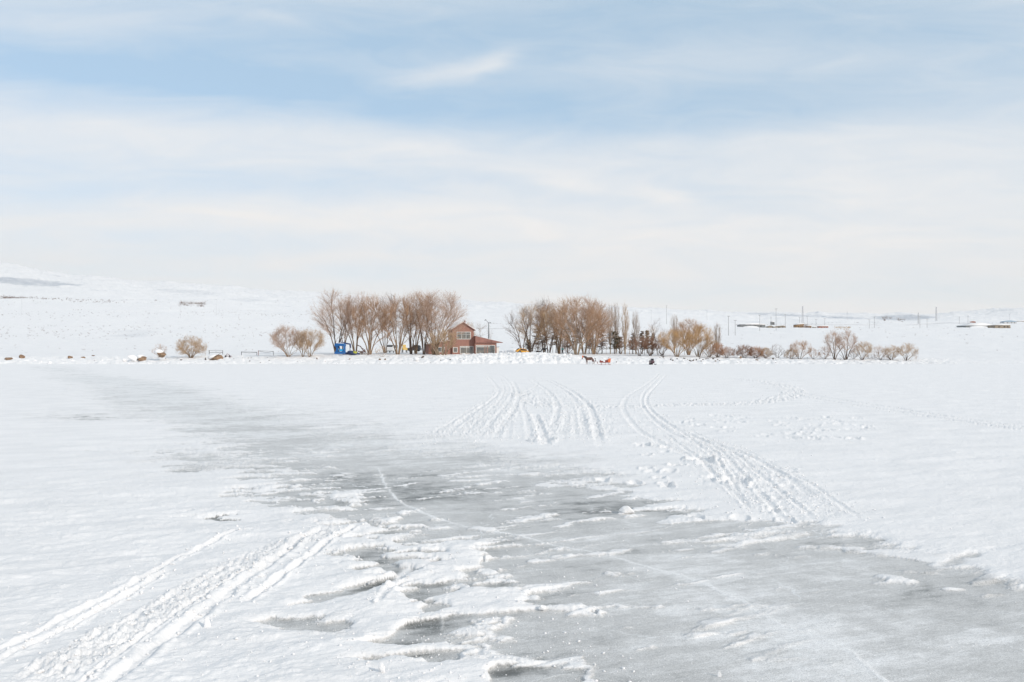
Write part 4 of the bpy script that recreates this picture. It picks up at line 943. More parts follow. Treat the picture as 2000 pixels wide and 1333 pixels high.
def pole(px, top, base, label, arms=1, thick=1.0, lattice=False, wmul=1.0):
    x, y = hit(px, base); z = gz(x, y); h = at(px, top, y).z - z; k = y / F * .5
    t = thing('lattice_mast' if lattice else 'utility_pole', label, 'mast' if lattice else 'utility pole', (x, y, z), 0, 'far lattice masts' if lattice else 'utility poles across the snowfields')
    if lattice:
        b_ = h * .05; m_ = MB(); n = 9
        for sx_ in (-1, 1):
            for sy_ in (-1, 1): m_.tube([(sx_ * b_, sy_ * b_, -.5), (sx_ * b_ * .35, sy_ * b_ * .35, h)], k * .45, 4)
        for i in range(n):
            z0, z1 = h * i / n, h * (i + 1) / n; w0, w1 = b_ * (1 - .65 * i / n), b_ * (1 - .65 * (i + 1) / n)
            for s_ in (-1, 1): m_.tube([(-w0 * s_, -w0, z0), (w1 * s_, -w1, z1)], k * .3, 4).tube([(-w0 * s_, w0, z0), (w1 * s_, w1, z1)], k * .3, 4)
        m_.build('frame', M_PALE, t); a_ = MB()
        a_.box((0, -b_ * .4, h * .93), (b_ * 1.6, b_ * .8, h * .12))
        a_.build('antenna', M_PALE, t)
    else:
        MB().tube([(0, 0, -.5), (0, 0, h)], [max(.13, k * .62) * thick * (.6 if px < 500 else 1), max(.09, k * .45) * thick * (.6 if px < 500 else 1)], 7).build('pole', M_POLE if (y < 900 and px > 500) else M_PALE, t)
        if arms:
            a_ = MB()
            for q in range(arms): a_.box((0, 0, h - .35 - q * .8), (1.7 * wmul, .14, .14)); [a_.cyl((s_ * .75 * wmul, 0, h - .28 - q * .8), (s_ * .75 * wmul, 0, h - .02 - q * .8), .06, 6) for s_ in (-1, 0, 1)]
            a_.build('crossarm', M_POLE if (y < 900 and px > 500) else M_PALE, t)
    return t


for a in ((42, 576, 613, 'faint utility pole on the far left of the snowfield below the grey hillside', 0), (173, 581, 591, 'short post in the scrub line at the far left'), (352, 590, 623, 'utility pole in front of the brown thicket on the left hillside', 0),
          (422, 585, 612, 'faint utility pole right of the brown thicket on the left hillside'),
          (1272, 606, 628, 'faint utility pole left of the tall dark one above the right grove'), (1302, 597, 634, 'tall dark pole rising above the trees left of the golden willow'), (1381, 606, 625, 'faint utility pole above and right of the golden willow'),
          (1423, 617, 656, 'nearest utility pole right of the golden willow', 1, 1.1), (1436, 625, 656, 'shorter pole just right of the nearest one', 1), (1484, 615, 647, 'pole in front of the long dark ruin'),
          (1506, 619, 634, 'pole at the left end of the stone walled ruin'), (1516, 603, 646, 'tallest pole in front of the stone walled ruin'), (1534, 614, 643, 'pole at the right end of the stone walled ruin'), (1562, 620, 637, 'pole left of the lattice mast by the sheds'),
          (1577, 618, 640, 'pole right of the lattice mast by the sheds'), (1594, 624, 642, 'pole between the sheds and the small brown hut'), (1611, 622, 641, 'pole over the small brown hut'), (1655, 607, 627, 'lone faint pole between the hut and the bluish hill'),
          (1698, 624, 645, 'left pole of the two below the bluish hill'), (1708, 619, 643, 'right pole of the two below the bluish hill'), (1797, 618, 641, 'pole below the twin masts right of the bluish hill'), (1811, 623, 641, 'small pole right of the bluish hill'),
          (1874, 619, 634, 'faint pole left of the snow covered barns'), (1891, 617, 634, 'pole at the left end of the snow covered barns'), (1972, 614, 632, 'pole behind the right end of the snow covered barns')):
    pole(*a)
for a in ((1568, 598, 633, 'lattice mast standing over the earth covered sheds'), (1794, 611, 634, 'twin lattice mast at the right end of the bluish hill'), (1829, 600, 629, 'tall thin lattice mast alone right of the bluish hill')):
    pole(*a, lattice=True)
# overhead line
x0_, y0_, z0_ = spot(925, 300); x1_, y1_, z1_ = spot(1010, 300); p0 = at(925, 641, 300); p1 = at(1012, 640.5, 300)
for px_, pp, lb in ((922, p0, 'low utility pole behind the roof of the red house carrying a cable'), (1014, p1, 'low utility pole at the left edge of the right grove carrying a cable')):
    gx, gy, gg = spot(px_, 300); t = thing('utility_pole', lb, 'utility pole', (gx, gy, gg), 0, 'utility poles across the snowfields')
    MB().tube([(0, 0, -.3), (0, 0, pp.z - gg + .2)], [.12, .09], 7).build('pole', M_POLE, t); MB().box((0, 0, pp.z - gg), (.12, 1.4, .12)).build('crossarm', M_POLE, t)
a = Vector((x0_ - .6, 300, p0.z)); b = Vector((p1.x + .3, 300, p1.z)); mb = MB(); mb.tube([a.lerp(b, i / 12) - Vector((0, 0, .35 * math.sin(math.pi * i / 12))) for i in range(13)], .035, 5)
tag(mb.build('cable', M_POLE), 'thin dark cable strung between two low poles behind the red house', 'cable')
# road barrier far off on the right
mb = MB(); pts = []
for px_ in range(1560, 1900, 12):
    x, y = hit(px_, 637.5 - (px_ - 1560) * .006); pts.append((x, y, gz(x, y) + .9))
mb.tube(pts, .20, 4); tag(mb.build('road_barrier', M_PALE), 'long thin grey roadside barrier across the far right snowfield', 'barrier')

# ================================================================ FAR BUILDINGS (right)
M_STONE = mat('rubble_stone', (.40, .33, .25), .9, col2=(.20, .16, .12), vscale=1.6); M_DARKW = mat('dark_timber_wall', (.27, .27, .265), .9, col2=(.17, .18, .18), vscale=1.5)
M_MUD = mat('brown_earth', (.36, .23, .13), .9, col2=(.26, .17, .10), vscale=1.0); M_BLUER = mat('blue_sheet_roof', (.30, .42, .52), .6); M_RUST = mat('rust_brick', (.38, .14, .08), .9)


def barn(name, label, px0, px1, base, top, wall, roof=None, depth=7.0, snow=.35, jag=0, group=None, slope=.0, drift=0):
    xc, yc = hit((px0 + px1) / 2, base); k = yc / F; Wd = (px1 - px0) * k; hh = max((base - top) * k, .8); z = gz(xc, yc) - .5; t = thing(name, label, 'building', (xc, yc, z), 0, group)
    hw = hh + .5; g = random.Random(int(px0)); n = 12; topl = [(-Wd / 2 + Wd * i / n, hw * (1 - (jag * g.random() if jag else 0)) - slope * Wd * i / n) for i in range(n + 1)]
    MB().prism([(-Wd / 2, 0), (Wd / 2, 0)] + topl[::-1], 0, depth).build('wall', wall, t)
    for f_ in (.25, .6, .82): MB().box((-Wd / 2 + Wd * f_, -.03, .5 + hh * .42), (min(.9, Wd * .08), .06, hh * .45)).build('opening', M_BLACK, t)
    if roof or snow:
        s_ = MB(); s_.prism([(-Wd / 2 - .4, hw - .02), (Wd / 2 + .4, hw - .02 - slope * Wd), (Wd / 2 + .1, hw + .25 - slope * Wd), (0, hw + snow + .25 - slope * Wd / 2), (-Wd / 2 - .1, hw + .25)], -.4, depth + .4); s_.build('roof', roof or M_SNOW, t, roof is None)
    if drift: MB().ball((-Wd * .1, -1.2, .2), (Wd * .33, 1.5, .3 + hh * drift), 3, .03, g).build('snow_drift', M_SNOW, t, True)
    return t


barn('ruin', 'long low dark walled ruin half buried in snow right of the golden willow', 1446, 1495, 639.5, 634, M_DARKW, depth=9, snow=1.0, drift=.5, jag=.25)
barn('ruin', 'low stone walled ruin with broken top behind the tallest pole', 1501, 1535, 641, 635, M_STONE, snow=0, jag=.35)
barn('shed', 'pitched dark roof tip poking above the stone ruin', 1507, 1513, 634, 628, M_DARKW, depth=4, snow=.8)
barn('shed', 'brown earth sided shed under the lattice mast', 1556, 1570, 641, 634, M_MUD, snow=.4, slope=-.12); barn('shed', 'small orange brown shed right of the lattice mast', 1577, 1585, 641, 636.5, M_MUD, depth=4, snow=.3)
barn('wall_ruin', 'long low dark stone wall right of the earth sheds', 1587, 1595, 642, 640, M_STONE, depth=1, snow=.1); barn('hut', 'small rust brown hut at the end of the low wall', 1600, 1618, 642, 638.5, M_RUST, depth=4, snow=.3)
barn('barn', 'snow covered barn with dark wall, left one of two long barns', 1887, 1944, 638, 635, M_DARKW, depth=14, snow=2.2, drift=.75)
barn('barn', 'stone walled barn with flat snowy roof, right one of two long barns', 1944, 1974, 639.5, 633.5, M_STONE, depth=10, snow=.5)
barn('cabin', 'tiny rust roofed cabin behind the left long barn', 1898, 1906, 632, 629.5, M_RUST, M_RUST, depth=4, snow=.6)
barn('barn', 'pale blue roofed building behind the right end of the long barns', 1962, 1986, 632, 628, M_PALE, M_BLUER, depth=8, snow=1.2); barn('barn', 'brown walled far building at the right edge of the picture', 1988, 2014, 630, 627, M_STONE, depth=8, snow=.6)
M_FARB = mat('far_brick', (.42, .36, .33), .9)

# ================================================================ VEHICLES AND GEAR ON THE BANK
M_YEL = mat('yellow_paint', (.68, .33, .035), .4); M_YEL2 = mat('pale_yellow_paint', (.72, .52, .18), .5); M_CARW = mat('white_car_paint', (.72, .73, .74), .35); M_CARD = mat('dark_car_paint', (.045, .05, .06), .35)
M_TINT = mat('car_glass', (.015, .017, .02), .1); M_BLUE = mat('blue_plastic', (.012, .12, .36), .5); M_CYAN = mat('light_blue_plastic', (.03, .38, .70), .45); M_NAVY = mat('navy_cloth', (.05, .07, .15), .9); M_LIME = mat('lime_cloth', (.42, .42, .06), .8)


def car(name, label, cat, px, Y, base, rz, paint, L=4.4, Wd=1.8, H=1.5, van=False, dz=0.0, roll=0.0, snow=False):
    x, y, z = spot(px, Y); z = at(px, base, Y).z if base else z; t = thing(name, label, cat, (x, y, z + dz), rz); t.rotation_euler[1] = roll
    h = L / 2; b = .28; be = H * .56
    if van: prof = [(-h, b), (h, b), (h + .02, b + .35), (h - .15, be + .05), (h - .75, H - .08), (h - 1.0, H), (-h + .1, H), (-h, H - .15)]
    else: prof = [(-h, b), (h, b), (h + .03, b + .28), (h - .1, be - .08), (h - 1.15, be + .02), (h - 1.85, H - .06), (h - 2.1, H), (-h + 1.1, H), (-h + .75, H - .08), (-h + .12, be + .02), (-h, be - .05)]
    bm = bmesh.new(); n = len(prof); a_ = [bm.verts.new((p[0], -Wd / 2 * (1 if p[1] < be + .1 else .86), p[1])) for p in prof]; c_ = [bm.verts.new((p[0], Wd / 2 * (1 if p[1] < be + .1 else .86), p[1])) for p in prof]
    bm.faces.new(a_); bm.faces.new(c_[::-1]); [bm.faces.new((a_[i], c_[i], c_[(i + 1) % n], a_[(i + 1) % n])) for i in range(n)]
    bmesh.ops.recalc_face_normals(bm, faces=bm.faces); bmesh.ops.bevel(bm, geom=list(bm.edges), offset=.05, segments=2, affect='EDGES'); me = bpy.data.meshes.new('body'); bm.to_mesh(me); bm.free(); link('body', me, paint, t)
    for sx_ in (-1, 1):
        for sy_ in (-1, 1):
            wv_ = MB().cyl((sx_ * (h - .8), sy_ * (Wd / 2 - .2), .33), (sx_ * (h - .8), sy_ * (Wd / 2 + .02), .33), .33, 18).build('wheel', M_BLACK, t); MB().cyl((sx_ * (h - .8), sy_ * (Wd / 2 + .021), .33), (sx_ * (h - .8), sy_ * (Wd / 2 + .04), .33), .18, 12).build('rim', M_STEEL, wv_)
    for sy_ in (-1, 1):
        g = MB(); yy = sy_ * (Wd / 2 * .93 + .02); top_ = H - .12
        if van: g.prism([(h - .85, be + .06), (h - 1.0, top_), (-h + .2, top_), (-h + .2, be + .06)], yy - .03, yy + .03)
        else: g.prism([(h - 1.35, be + .06), (h - 1.95, top_), (-h + 1.1, top_), (-h + .6, be + .06)], yy - .03, yy + .03)
        g.build('side_window', M_TINT, t)
        MB().box((h - .02, sy_ * (Wd / 2 - .3), be - .22), (.1, .36, .16), bev=.03).build('headlight', M_WHITE, t)
    fx = (h - .45, (be + H) / 2 - .02) if van else (h - 1.48, (be + H) / 2)
    ang = math.atan2(H - be, .6 if van else .7); MB().box((fx[0], 0, fx[1]), (math.hypot(H - be, .65) * .72, Wd * .78, .03), (ang, 'Y')).build('windscreen', M_TINT, t)
    MB().box((-h + (.02 if van else .42), 0, (be + H) / 2), (.05 if van else .55, Wd * .7, (H - be) * .6), None if van else (R(-38), 'Y')).build('rear_window', M_TINT, t)
    MB().box((h + .03, 0, b + .12), (.14, Wd * .92, .2), bev=.04).build('bumper', M_STEEL, t)
    if snow: MB().ball((-.3, 0, H + .02), (1.2, Wd * .4, .14), 2, .05).build('snow_patch', M_SNOW, t, True)
    return t


car('car', 'bright yellow car tilted behind the snow heap right of the red house', 'car', 1023.5, 181, 691.5, R(8), M_YEL, L=3.9, H=1.15, roll=R(5))
car('van', 'white van facing the lake with dark windscreen among the left willows', 'van', 765, 212, 689, R(-98), M_CARW, L=4.6, Wd=2.1, H=2.1, van=True, snow=True)
car('car', 'dark grey car parked behind the willow trunks left of the red house', 'car', 809, 206, 687, R(172), M_CARD, L=3.6, H=1.7, snow=False)
# small yellow loader
x, y, z = spot(790, 203); t = thing('loader', 'small pale yellow loader with raised seat between two willow trunks', 'loader', (x, y, z + .1), R(-70))
MB().box((0, 0, .95), (1.6, 1.15, .55), bev=.06).build('body', M_YEL2, t); MB().box((-.35, 0, 1.6), (.6, .8, .7), bev=.05).build('seat', M_YEL2, t)
for sx_, sy_ in ((-.5, -.5), (.5, -.5), (-.5, .5), (.5, .5)): MB().tube([(sx_, sy_, .75), (sx_ * 1.15, sy_ * 1.1, -.1)], .09, 6).build('leg', M_BLACK, t)
MB().box((.95, 0, .7), (.3, 1.1, .3), bev=.05).build('bucket', M_YEL2, t)
# blue machine with a snow capped canopy
x, y, z = spot(665, 176); t = thing('paddle_boat', 'bright blue covered pedal boat propped up on the bank with snow on its canopy', 'boat', (x, y, at(665, 691.5, 176).z - .05), R(-8))
MB().prism([(-1.1, 0), (.75, 0), (1.0, .28), (.95, .55), (-.95, .55), (-1.2, .25)], -.7, .7).build('hull', M_BLUE, t)
cn = MB().prism([(-1.15, 1.75), (-.95, 2.35), (.75, 2.35), (1.0, 2.0), (1.0, 1.75)], -.8, .8).build('canopy', M_BLUE, t); MB().ball((-.1, 0, 2.38), (.85, .75, .12), 3, .03).build('snow_patch', M_SNOW, cn, True)
MB().prism([(-.95, .5), (-.45, .5), (-.25, 1.1), (-.45, 1.8), (-1.05, 1.8), (-.72, 1.2)], -.62, -.45).prism([(-.95, .5), (-.45, .5), (-.25, 1.1), (-.45, 1.8), (-1.05, 1.8), (-.72, 1.2)], .45, .62).build('support', M_BLUE, t)
MB().box((.9, 0, 1.15), (.14, 1.3, 1.3), bev=.03).build('rear_panel', M_BLUE, t); MB().box((.3, -.35, .85), (.75, .6, .5), bev=.08).build('seat', M_CYAN, t); MB().tube([(-.2, -.3, .6), (-.3, -.3, 1.2), (-.1, -.3, 1.3)], .05, 8).build('steering_handle', M_WHITE, t)
x, y, z = spot(677, 179); t = thing('paddle_boat', 'navy covered pedal boat standing just behind the bright blue one', 'boat', (x, y, z + .1), R(10))
MB().prism([(-.9, 0), (.9, 0), (1.05, .5), (-1.0, .5)], -.7, .7).build('hull', M_NAVY, t); MB().prism([(-1.2, 2.45), (-1.3, 2.9), (.9, 2.45), (1.0, 1.5), (.7, 1.5), (.6, 2.2)], -.75, .75).build('canopy', M_NAVY, t); MB().box((.75, 0, 1.0), (.12, 1.2, 1.3)).build('rear_panel', M_NAVY, t)
x, y, z = spot(690, 178); t = thing('boat', 'long dark upturned boat with a lime green cloth beside the blue pedal boat', 'boat', (x, y, z + .1), R(-6)); t.rotation_euler[1] = R(13)
MB().ball((0, 0, .35), (1.5, .6, .52), 3, .0).build('hull', M_NAVY, t, True); MB().ball((.35, -.1, .55), (.62, .53, .36), 3, .03).build('lime_cloth', M_LIME, t, True)
x, y, z = spot(711, 178); g = random.Random(5)
t = thing('scrap_heap', 'heap of brown scrap and broken boats at the foot of the vase shaped willow', 'heap', (x, y, z))
m_ = MB()
for _ in range(26): m_.ball((g.uniform(-1.2, 1.2), g.uniform(-.5, .5), g.uniform(.1, .8)), (g.uniform(.12, .3), g.uniform(.12, .25), g.uniform(.1, .22)), 1, .3, g)
m_.build('rubble', mat('scrap', (.16, .11, .09), .9, col2=(.40, .34, .30), vscale=2.5), t)
m_ = MB()
for _ in range(12):
    p = Vector((g.uniform(-1.2, 1.0), g.uniform(-.5, .5), g.uniform(.5, 1.2))); m_.tube([p, p + Vector((g.uniform(-.8, .8), g.uniform(-.2, .2), g.uniform(-.1, .6)))], .05, 5)
m_.build('plank', mat('scrap_plank', (.20, .07, .055), .9, col2=(.09, .07, .07)), t); MB().tube([(-1.5, 0, 2.2), (-.8, 0, 1.9), (-.3, 0, 1.2), (.3, 0, .7)], .11, 7).build('fallen_branch', BARK['dark'], t)

# metal railings on the left bank
M_IRON = mat('dark_iron', (.05, .04, .045), .6); M_IRONR = mat('rusty_iron', (.22, .07, .05), .8)
def rail(px0, px1, top0, top1, base, Y, label, rusty=False, diag=True, name='railing'):
    a = at(px0, base, Y); b = at(px1, base, Y); L = b.x - a.x; h0 = (base - top0) / F * Y; h1 = (base - top1) / F * Y; t = thing(name, label, 'railing', a, 0, 'metal railing frames on the left bank')
    MB().box((0, 0, h0 / 2 - .1), (.09, .08, h0 + .2)).build('post', M_IRONR if rusty else M_IRON, t); MB().box((L, 0, h1 / 2 - .1), (.07, .08, h1 + .2)).build('post', M_IRON, t)
    MB().tube([(0, 0, h0 - .04), (L, 0, h1 - .04)], .03, 6).build('top_rail', M_IRON, t)
    if diag: MB().tube([(0, .03, h0 - .1), (L / 2, .03, h0 * .5), (L, .03, h1 - .1)], .035, 6).build('brace', M_IRON, t)
    else: MB().tube([(0, .03, .25), (L, .03, .25)], .04, 6).tube([(L / 2, .03, .25), (L / 2, .03, h0 * .65)], .03, 6).build('brace', M_IRON, t)
rail(471.5, 501.5, 687.2, 687.8, 692.5, 171, 'dark railing frame with sagging brace, middle of the three on the left bank'); rail(504.5, 534, 685, 686.5, 693, 171, 'dark railing frame with a thick rusty post, nearest the spreading trees', True)
rail(408.5, 435, 684.5, 684.5, 691, 172, 'thin pale railing frame right of the round tan bush', diag=False)
x, y, z = spot(446, 172); t = thing('cart', 'rusty wheeled frame lying in the snow between two railing frames', 'cart', (x, y, z + .1)); MB().box((0, 0, .2), (1.3, .8, .1)).tube([(-.5, 0, .2), (-.3, 0, .7), (.1, 0, .55), (.5, 0, .2)], .05, 6).build('frame', M_IRONR, t)
for s_ in (-.45, .45): MB().cyl((s_, -.45, .18), (s_, -.38, .18), .2, 14).build('wheel', M_IRON, t)

# snowmobile
M_SNM = mat('maroon_cowl', (.16, .07, .08), .35, col2=(.08, .04, .05), vscale=4); x, y, _, _ = hl(1273, 713)
t = thing('snowmobile', 'dark maroon snowmobile parked on the lake at the foot of the bank', 'snowmobile', (x, y, 0.03), R(-86))
MB().prism([(-1.2, .28), (.9, .28), (1.15, .45), (.75, .82), (.35, .95), (-.1, .62), (-1.2, .68)], -.27, .27).build('body', M_SNM, t)
bm = MB().ball((.55, 0, .55), (.62, .42, .33), 3, 0); bm.build('cowl', M_SNM, t, True); MB().prism([(.55, .8), (.62, .82), (.38, 1.18), (.32, 1.14)], -.27, .27).build('windshield', M_TINT, t)
MB().prism([(-1.25, .64), (-.05, .60), (.0, .74), (-.5, .80), (-1.2, .86)], -.19, .19).build('seat', M_BLACK, t)
MB().tube([(.28, -.38, 1.0), (.35, 0, .95), (.28, .38, 1.0)], .03, 6).build('handlebar', M_BLACK, t)
MB().prism([(-1.35, .05), (.0, .03), (.25, .2), (.05, .33), (-1.25, .36), (-1.45, .2)], -.2, .2).build('track', M_BLACK, t)
for s_ in (-1, 1):
    sk = MB().prism([(.0, .0), (1.0, .0), (1.35, .16), (1.33, .2), (.98, .05), (.0, .05)], s_ * .52 - .07, s_ * .52 + .07).build('ski', M_BLACK, t)
    MB().tube([(.6, s_ * .5, .05), (.55, s_ * .25, .42)], .035, 6).build('strut', M_BLACK, sk); MB().box((.98, s_ * .17, .62), (.1, .18, .1), bev=.03).build('headlight', M_WHITE, t)

# ================================================================ HORSES, SLEIGH, PERSON
def horse(label, px, Y, z, head_dir, coat, mane, s=1.0, head_low=False, lying=False, yaw=0.0):
    """a standing horse; +X is the way it faces"""
    x = (px - PCX) / F * Y; t = thing('horse', label, 'horse', (x, Y, z), R(180) + yaw if head_dir < 0 else yaw, None, s)
    hn = [(.88, 0, 1.30, .17), (1.10, 0, 1.44, .13), (1.27, 0, 1.50, .11), (1.38, 0, 1.40, .10), (1.48, 0, 1.12, .07), (1.50, 0, 1.00, .06)] if not head_low else \
         [(.88, 0, 1.20, .16), (1.10, 0, 1.12, .12), (1.28, 0, 1.04, .10), (1.38, 0, .93, .085), (1.46, 0, .70, .065), (1.48, 0, .60, .05)]
    N = [(-.02, 0, 1.12, (.27, .30)), (.35, 0, 1.10, (.27, .31)), (.62, 0, 1.18, (.24, .27)), (-.40, 0, 1.16, (.26, .29)), (-.68, 0, 1.20, (.22, .24))] + hn
    E = [(0, 1), (1, 2), (0, 3), (3, 4), (2, 5), (5, 6), (6, 7), (7, 8), (8, 9), (9, 10)]
    def leg(att, pts):
        p = att
        for q in pts: N.append(q); E.append((p, len(N) - 1)); p = len(N) - 1
    for sgn, fwd in ((-1, .10), (1, -.06)):
        leg(2, [(.60, sgn * .16, .92, .13), (.60 + fwd, sgn * .16, .52, .065), (.60 + fwd * 1.1, sgn * .16, .16, .042), (.64 + fwd * 1.1, sgn * .16, .03, .055)])
    for sgn, fwd in ((-1, .10), (1, -.10)):
        leg(4, [(-.58, sgn * .17, .92, .15), (-.52 + fwd, sgn * .17, .70, .10), (-.72 + fwd, sgn * .17, .48, .058), (-.66 + fwd, sgn * .17, .15, .042), (-.62 + fwd, sgn * .17, .03, .055)])
    skin('body', N, E, coat, t, 1)
    hd = N[8] if not head_low else N[8]; pol = N[7]
    for sgn in (-1, 1): MB().tube([(pol[0], sgn * .06, pol[2] + .06), (pol[0] + .02, sgn * .08, pol[2] + .22)], [.04, .008], 6).build('ear', coat, t)
    m_ = MB(); nk = [(.72, 0, 1.46), (hn[0][0] - .06, 0, hn[0][2] + .2), (hn[1][0] - .1, 0, hn[1][2] + .12), (hn[2][0] - .06, 0, hn[2][2] + .12)]
    m_.tube(nk, [.05, .07, .07, .04], 6); m_.build('mane', mane, t, True)
    MB().tube([(-.86, 0, 1.26), (-.99, 0, 1.12), (-1.04, 0, .85), (-1.0, 0, .55)], [.05, .08, .09, .02], 7).build('tail', mane, t, True)
    return t


M_BAY = mat('bay_coat', (.10, .045, .03), .55, col2=(.16, .07, .04), vscale=1.5); M_MANE = mat('black_mane', (.018, .015, .014), .8); M_BLK = mat('black_coat', (.02, .018, .02), .6)
M_ORANGE = mat('orange_cloth', (.72, .17, .06), .7); M_SLED = mat('red_plush', (.26, .06, .045), .85); M_RUN = mat('sleigh_iron', (.30, .08, .06), .6)
xh, yh, zh, _ = hl(1154, 712.6)
hs = horse('brown harnessed horse with orange plumed bridle standing on the lake in front of the sleigh', 1152.5, yh, zh - .01, -1, M_BAY, M_MANE, 1.04)
# bridle plume and collar
MB().ball((1.40, 0, 1.50), (.13, .16, .24), 2, .15).build('plume', M_ORANGE, hs, True)
MB().tube([(.84, -.24, 1.28), (.72, -.27, .95), (.9, 0, .86), (.72, .27, .95), (.84, .24, 1.28), (.70, 0, 1.56), (.84, -.24, 1.28)], .05, 8).build('collar', M_BLACK, hs, True)
MB().tube([(1.5, .0, 1.05), (1.2, .1, 1.0), (.82, .2, 1.1)], .012, 5).build('rein', M_BLACK, hs)
gy_, gx_ = 197, 1062
horse('black horse standing among the dark trunks with its head lowered to the left', 1061.5, 203, gz((1061.5 - 1000) / F * 203, 203) + .05, 1, M_BLK, M_MANE, .86, True)
horse('dark horse half hidden left of the black one, grazing', 1050, 207, gz((1050 - 1000) / F * 207, 207) - .55, 1, M_BLK, M_MANE, .80, True, yaw=R(15))
xs, ys, zs_, _ = hl(1181, 713.2)
sl = thing('sleigh', 'orange backed horse sleigh with red seats on thin curved runners behind the brown horse', 'sleigh', (xs, ys, .02), R(-3))
for s_ in (-.42, .42):
    rn = MB().tube([(-1.35, s_, .62), (-1.42, s_, .35), (-1.25, s_, .12), (-.9, s_, .03), (.0, s_, .02), (1.05, s_, .03), (1.12, s_, .2)], .028, 6).build('runner', M_RUN, sl)
    MB().tube([(-.65, s_, .03), (-.65, s_, .45)], .024, 6).tube([(.1, s_, .03), (.1, s_, .45)], .024, 6).tube([(.85, s_, .03), (.85, s_, .45)], .024, 6).build('strut', M_RUN, rn)
MB().prism([(-.95, .42), (1.05, .42), (1.08, .55), (-.95, .55)], -.48, .48).build('floor', M_SLED, sl)
MB().prism([(-.95, .56), (-.92, .90), (-.78, .92), (-.72, .80), (-.30, .74), (-.26, .56)], -.46, .46).build('front_seat', M_SLED, sl)
MB().prism([(.1, .56), (.12, .90), (.62, 1.02), (.62, .56)], -.46, .46).build('rear_seat', M_SLED, sl); MB().prism([(.63, .50), (.66, 1.14), (1.12, 1.26), (1.16, 1.16), (1.06, .45)], -.50, .50).build('back', M_ORANGE, sl)
for s_ in (-.35, .35): MB().tube([(-1.2, s_, .4), (-2.0, s_, .75), (-3.1, s_, .95), (-3.6, s_ * .8, 1.0)], .022, 6).build('shaft', M_RUN, sl)

# person in teal
M_TEAL = mat('teal_jacket', (.06, .40, .38), .8); M_TRS = mat('dark_trousers', (.03, .035, .05), .85); M_SKIN = mat('skin', (.50, .30, .22), .6); M_HAIR = mat('dark_hair', (.02, .015, .012), .8)
px_, Yp = 1098.5, 0; Yp = 196; zp = at(px_, 694.4, Yp).z
pe = thing('person', 'person in a teal jacket and dark trousers walking among the trees, dark hair', 'person', ((px_ - 1000) / F * Yp, Yp, max(zp, gz((px_ - 1000) / F * Yp, Yp))), R(-20))
body = [(0, 0, .95, (.13, .10)), (0, 0, 1.15, (.13, .10)), (0, 0, 1.38, (.15, .10)), (0, 0, 1.50, .055), (0, -.01, 1.58, .07), (0, 0, 1.68, .088)]; ed = [(0, 1), (1, 2), (2, 3), (3, 4), (4, 5)]
def limb(a, pts):
    for q in pts: body.append(q); ed.append((a, len(body) - 1)); a = len(body) - 1
limb(2, [(-.19, 0, 1.40, .055), (-.25, .05, 1.13, .042), (-.24, -.10, .90, .034), (-.235, -.14, .82, .036)]); limb(2, [(.19, 0, 1.40, .055), (.26, .02, 1.13, .042), (.25, -.12, .92, .034), (.245, -.17, .84, .036)])
limb(0, [(-.10, 0, .88, .09), (-.12, -.10, .50, .06), (-.12, -.02, .10, .045), (-.12, -.14, .05, .042)]); limb(0, [(.10, 0, .88, .09), (.12, .06, .50, .06), (.13, .18, .12, .045), (.13, .08, .05, .042)])
skin('body', body, ed, M_SKIN, pe, 2)
skin('jacket', [(0, 0, .88, (.175, .14)), (0, 0, 1.15, (.17, .135)), (0, 0, 1.40, (.175, .13)), (0, 0, 1.52, .075), (-.20, 0, 1.40, .075), (-.25, .05, 1.13, .062), (-.24, -.10, .92, .05), (.20, 0, 1.40, .075), (.26, .02, 1.13, .062), (.25, -.12, .94, .05)],
     [(0, 1), (1, 2), (2, 3), (2, 4), (4, 5), (5, 6), (2, 7), (7, 8), (8, 9)], M_TEAL, pe, 1)
skin('trousers', [(0, 0, .95, (.15, .12)), (-.10, 0, .86, .115), (-.12, -.10, .50, .085), (-.12, -.02, .10, .065), (-.12, -.15, .05, .055), (.10, 0, .86, .115), (.12, .06, .50, .085), (.13, .18, .12, .065), (.13, .07, .05, .055)],
     [(0, 1), (1, 2), (2, 3), (3, 4), (0, 5), (5, 6), (6, 7), (7, 8)], M_TRS, pe, 1)
MB().ball((0, .02, 1.73), (.10, .105, .095), 3, .02).build('hair', M_HAIR, pe, True); MB().ball((0, -.098, 1.66), (.015, .02, .02), 1).build('nose', M_SKIN, pe, True)

# ================================================================ ROCKS
M_ROCK = mat('brown_rock', (.34, .225, .14), .9, col2=(.19, .12, .08), vscale=2.2, bump=.06, bscale=5); M_ROCKD = mat('dark_rock', (.15, .10, .075), .9, col2=(.09, .065, .055), vscale=2.5, bump=.04, bscale=6)


def rock_mesh(rg, d, pts=16):
    bm = bmesh.new()
    for _ in range(pts):
        v = Vector((rg.gauss(0, 1), rg.gauss(0, 1), rg.gauss(0, 1))).normalized(); bm.verts.new((v.x * d[0] / 2 * rg.uniform(.8, 1.1), v.y * d[1] / 2 * rg.uniform(.8, 1.1), v.z * d[2] / 2 * rg.uniform(.8, 1.1)))
    bmesh.ops.convex_hull(bm, input=list(bm.verts)); loose = [v for v in bm.verts if not v.link_faces]; bmesh.ops.delete(bm, geom=loose, context='VERTS')
    bmesh.ops.bevel(bm, geom=list(bm.edges), offset=min(d) * .06, segments=1, affect='EDGES'); return bm


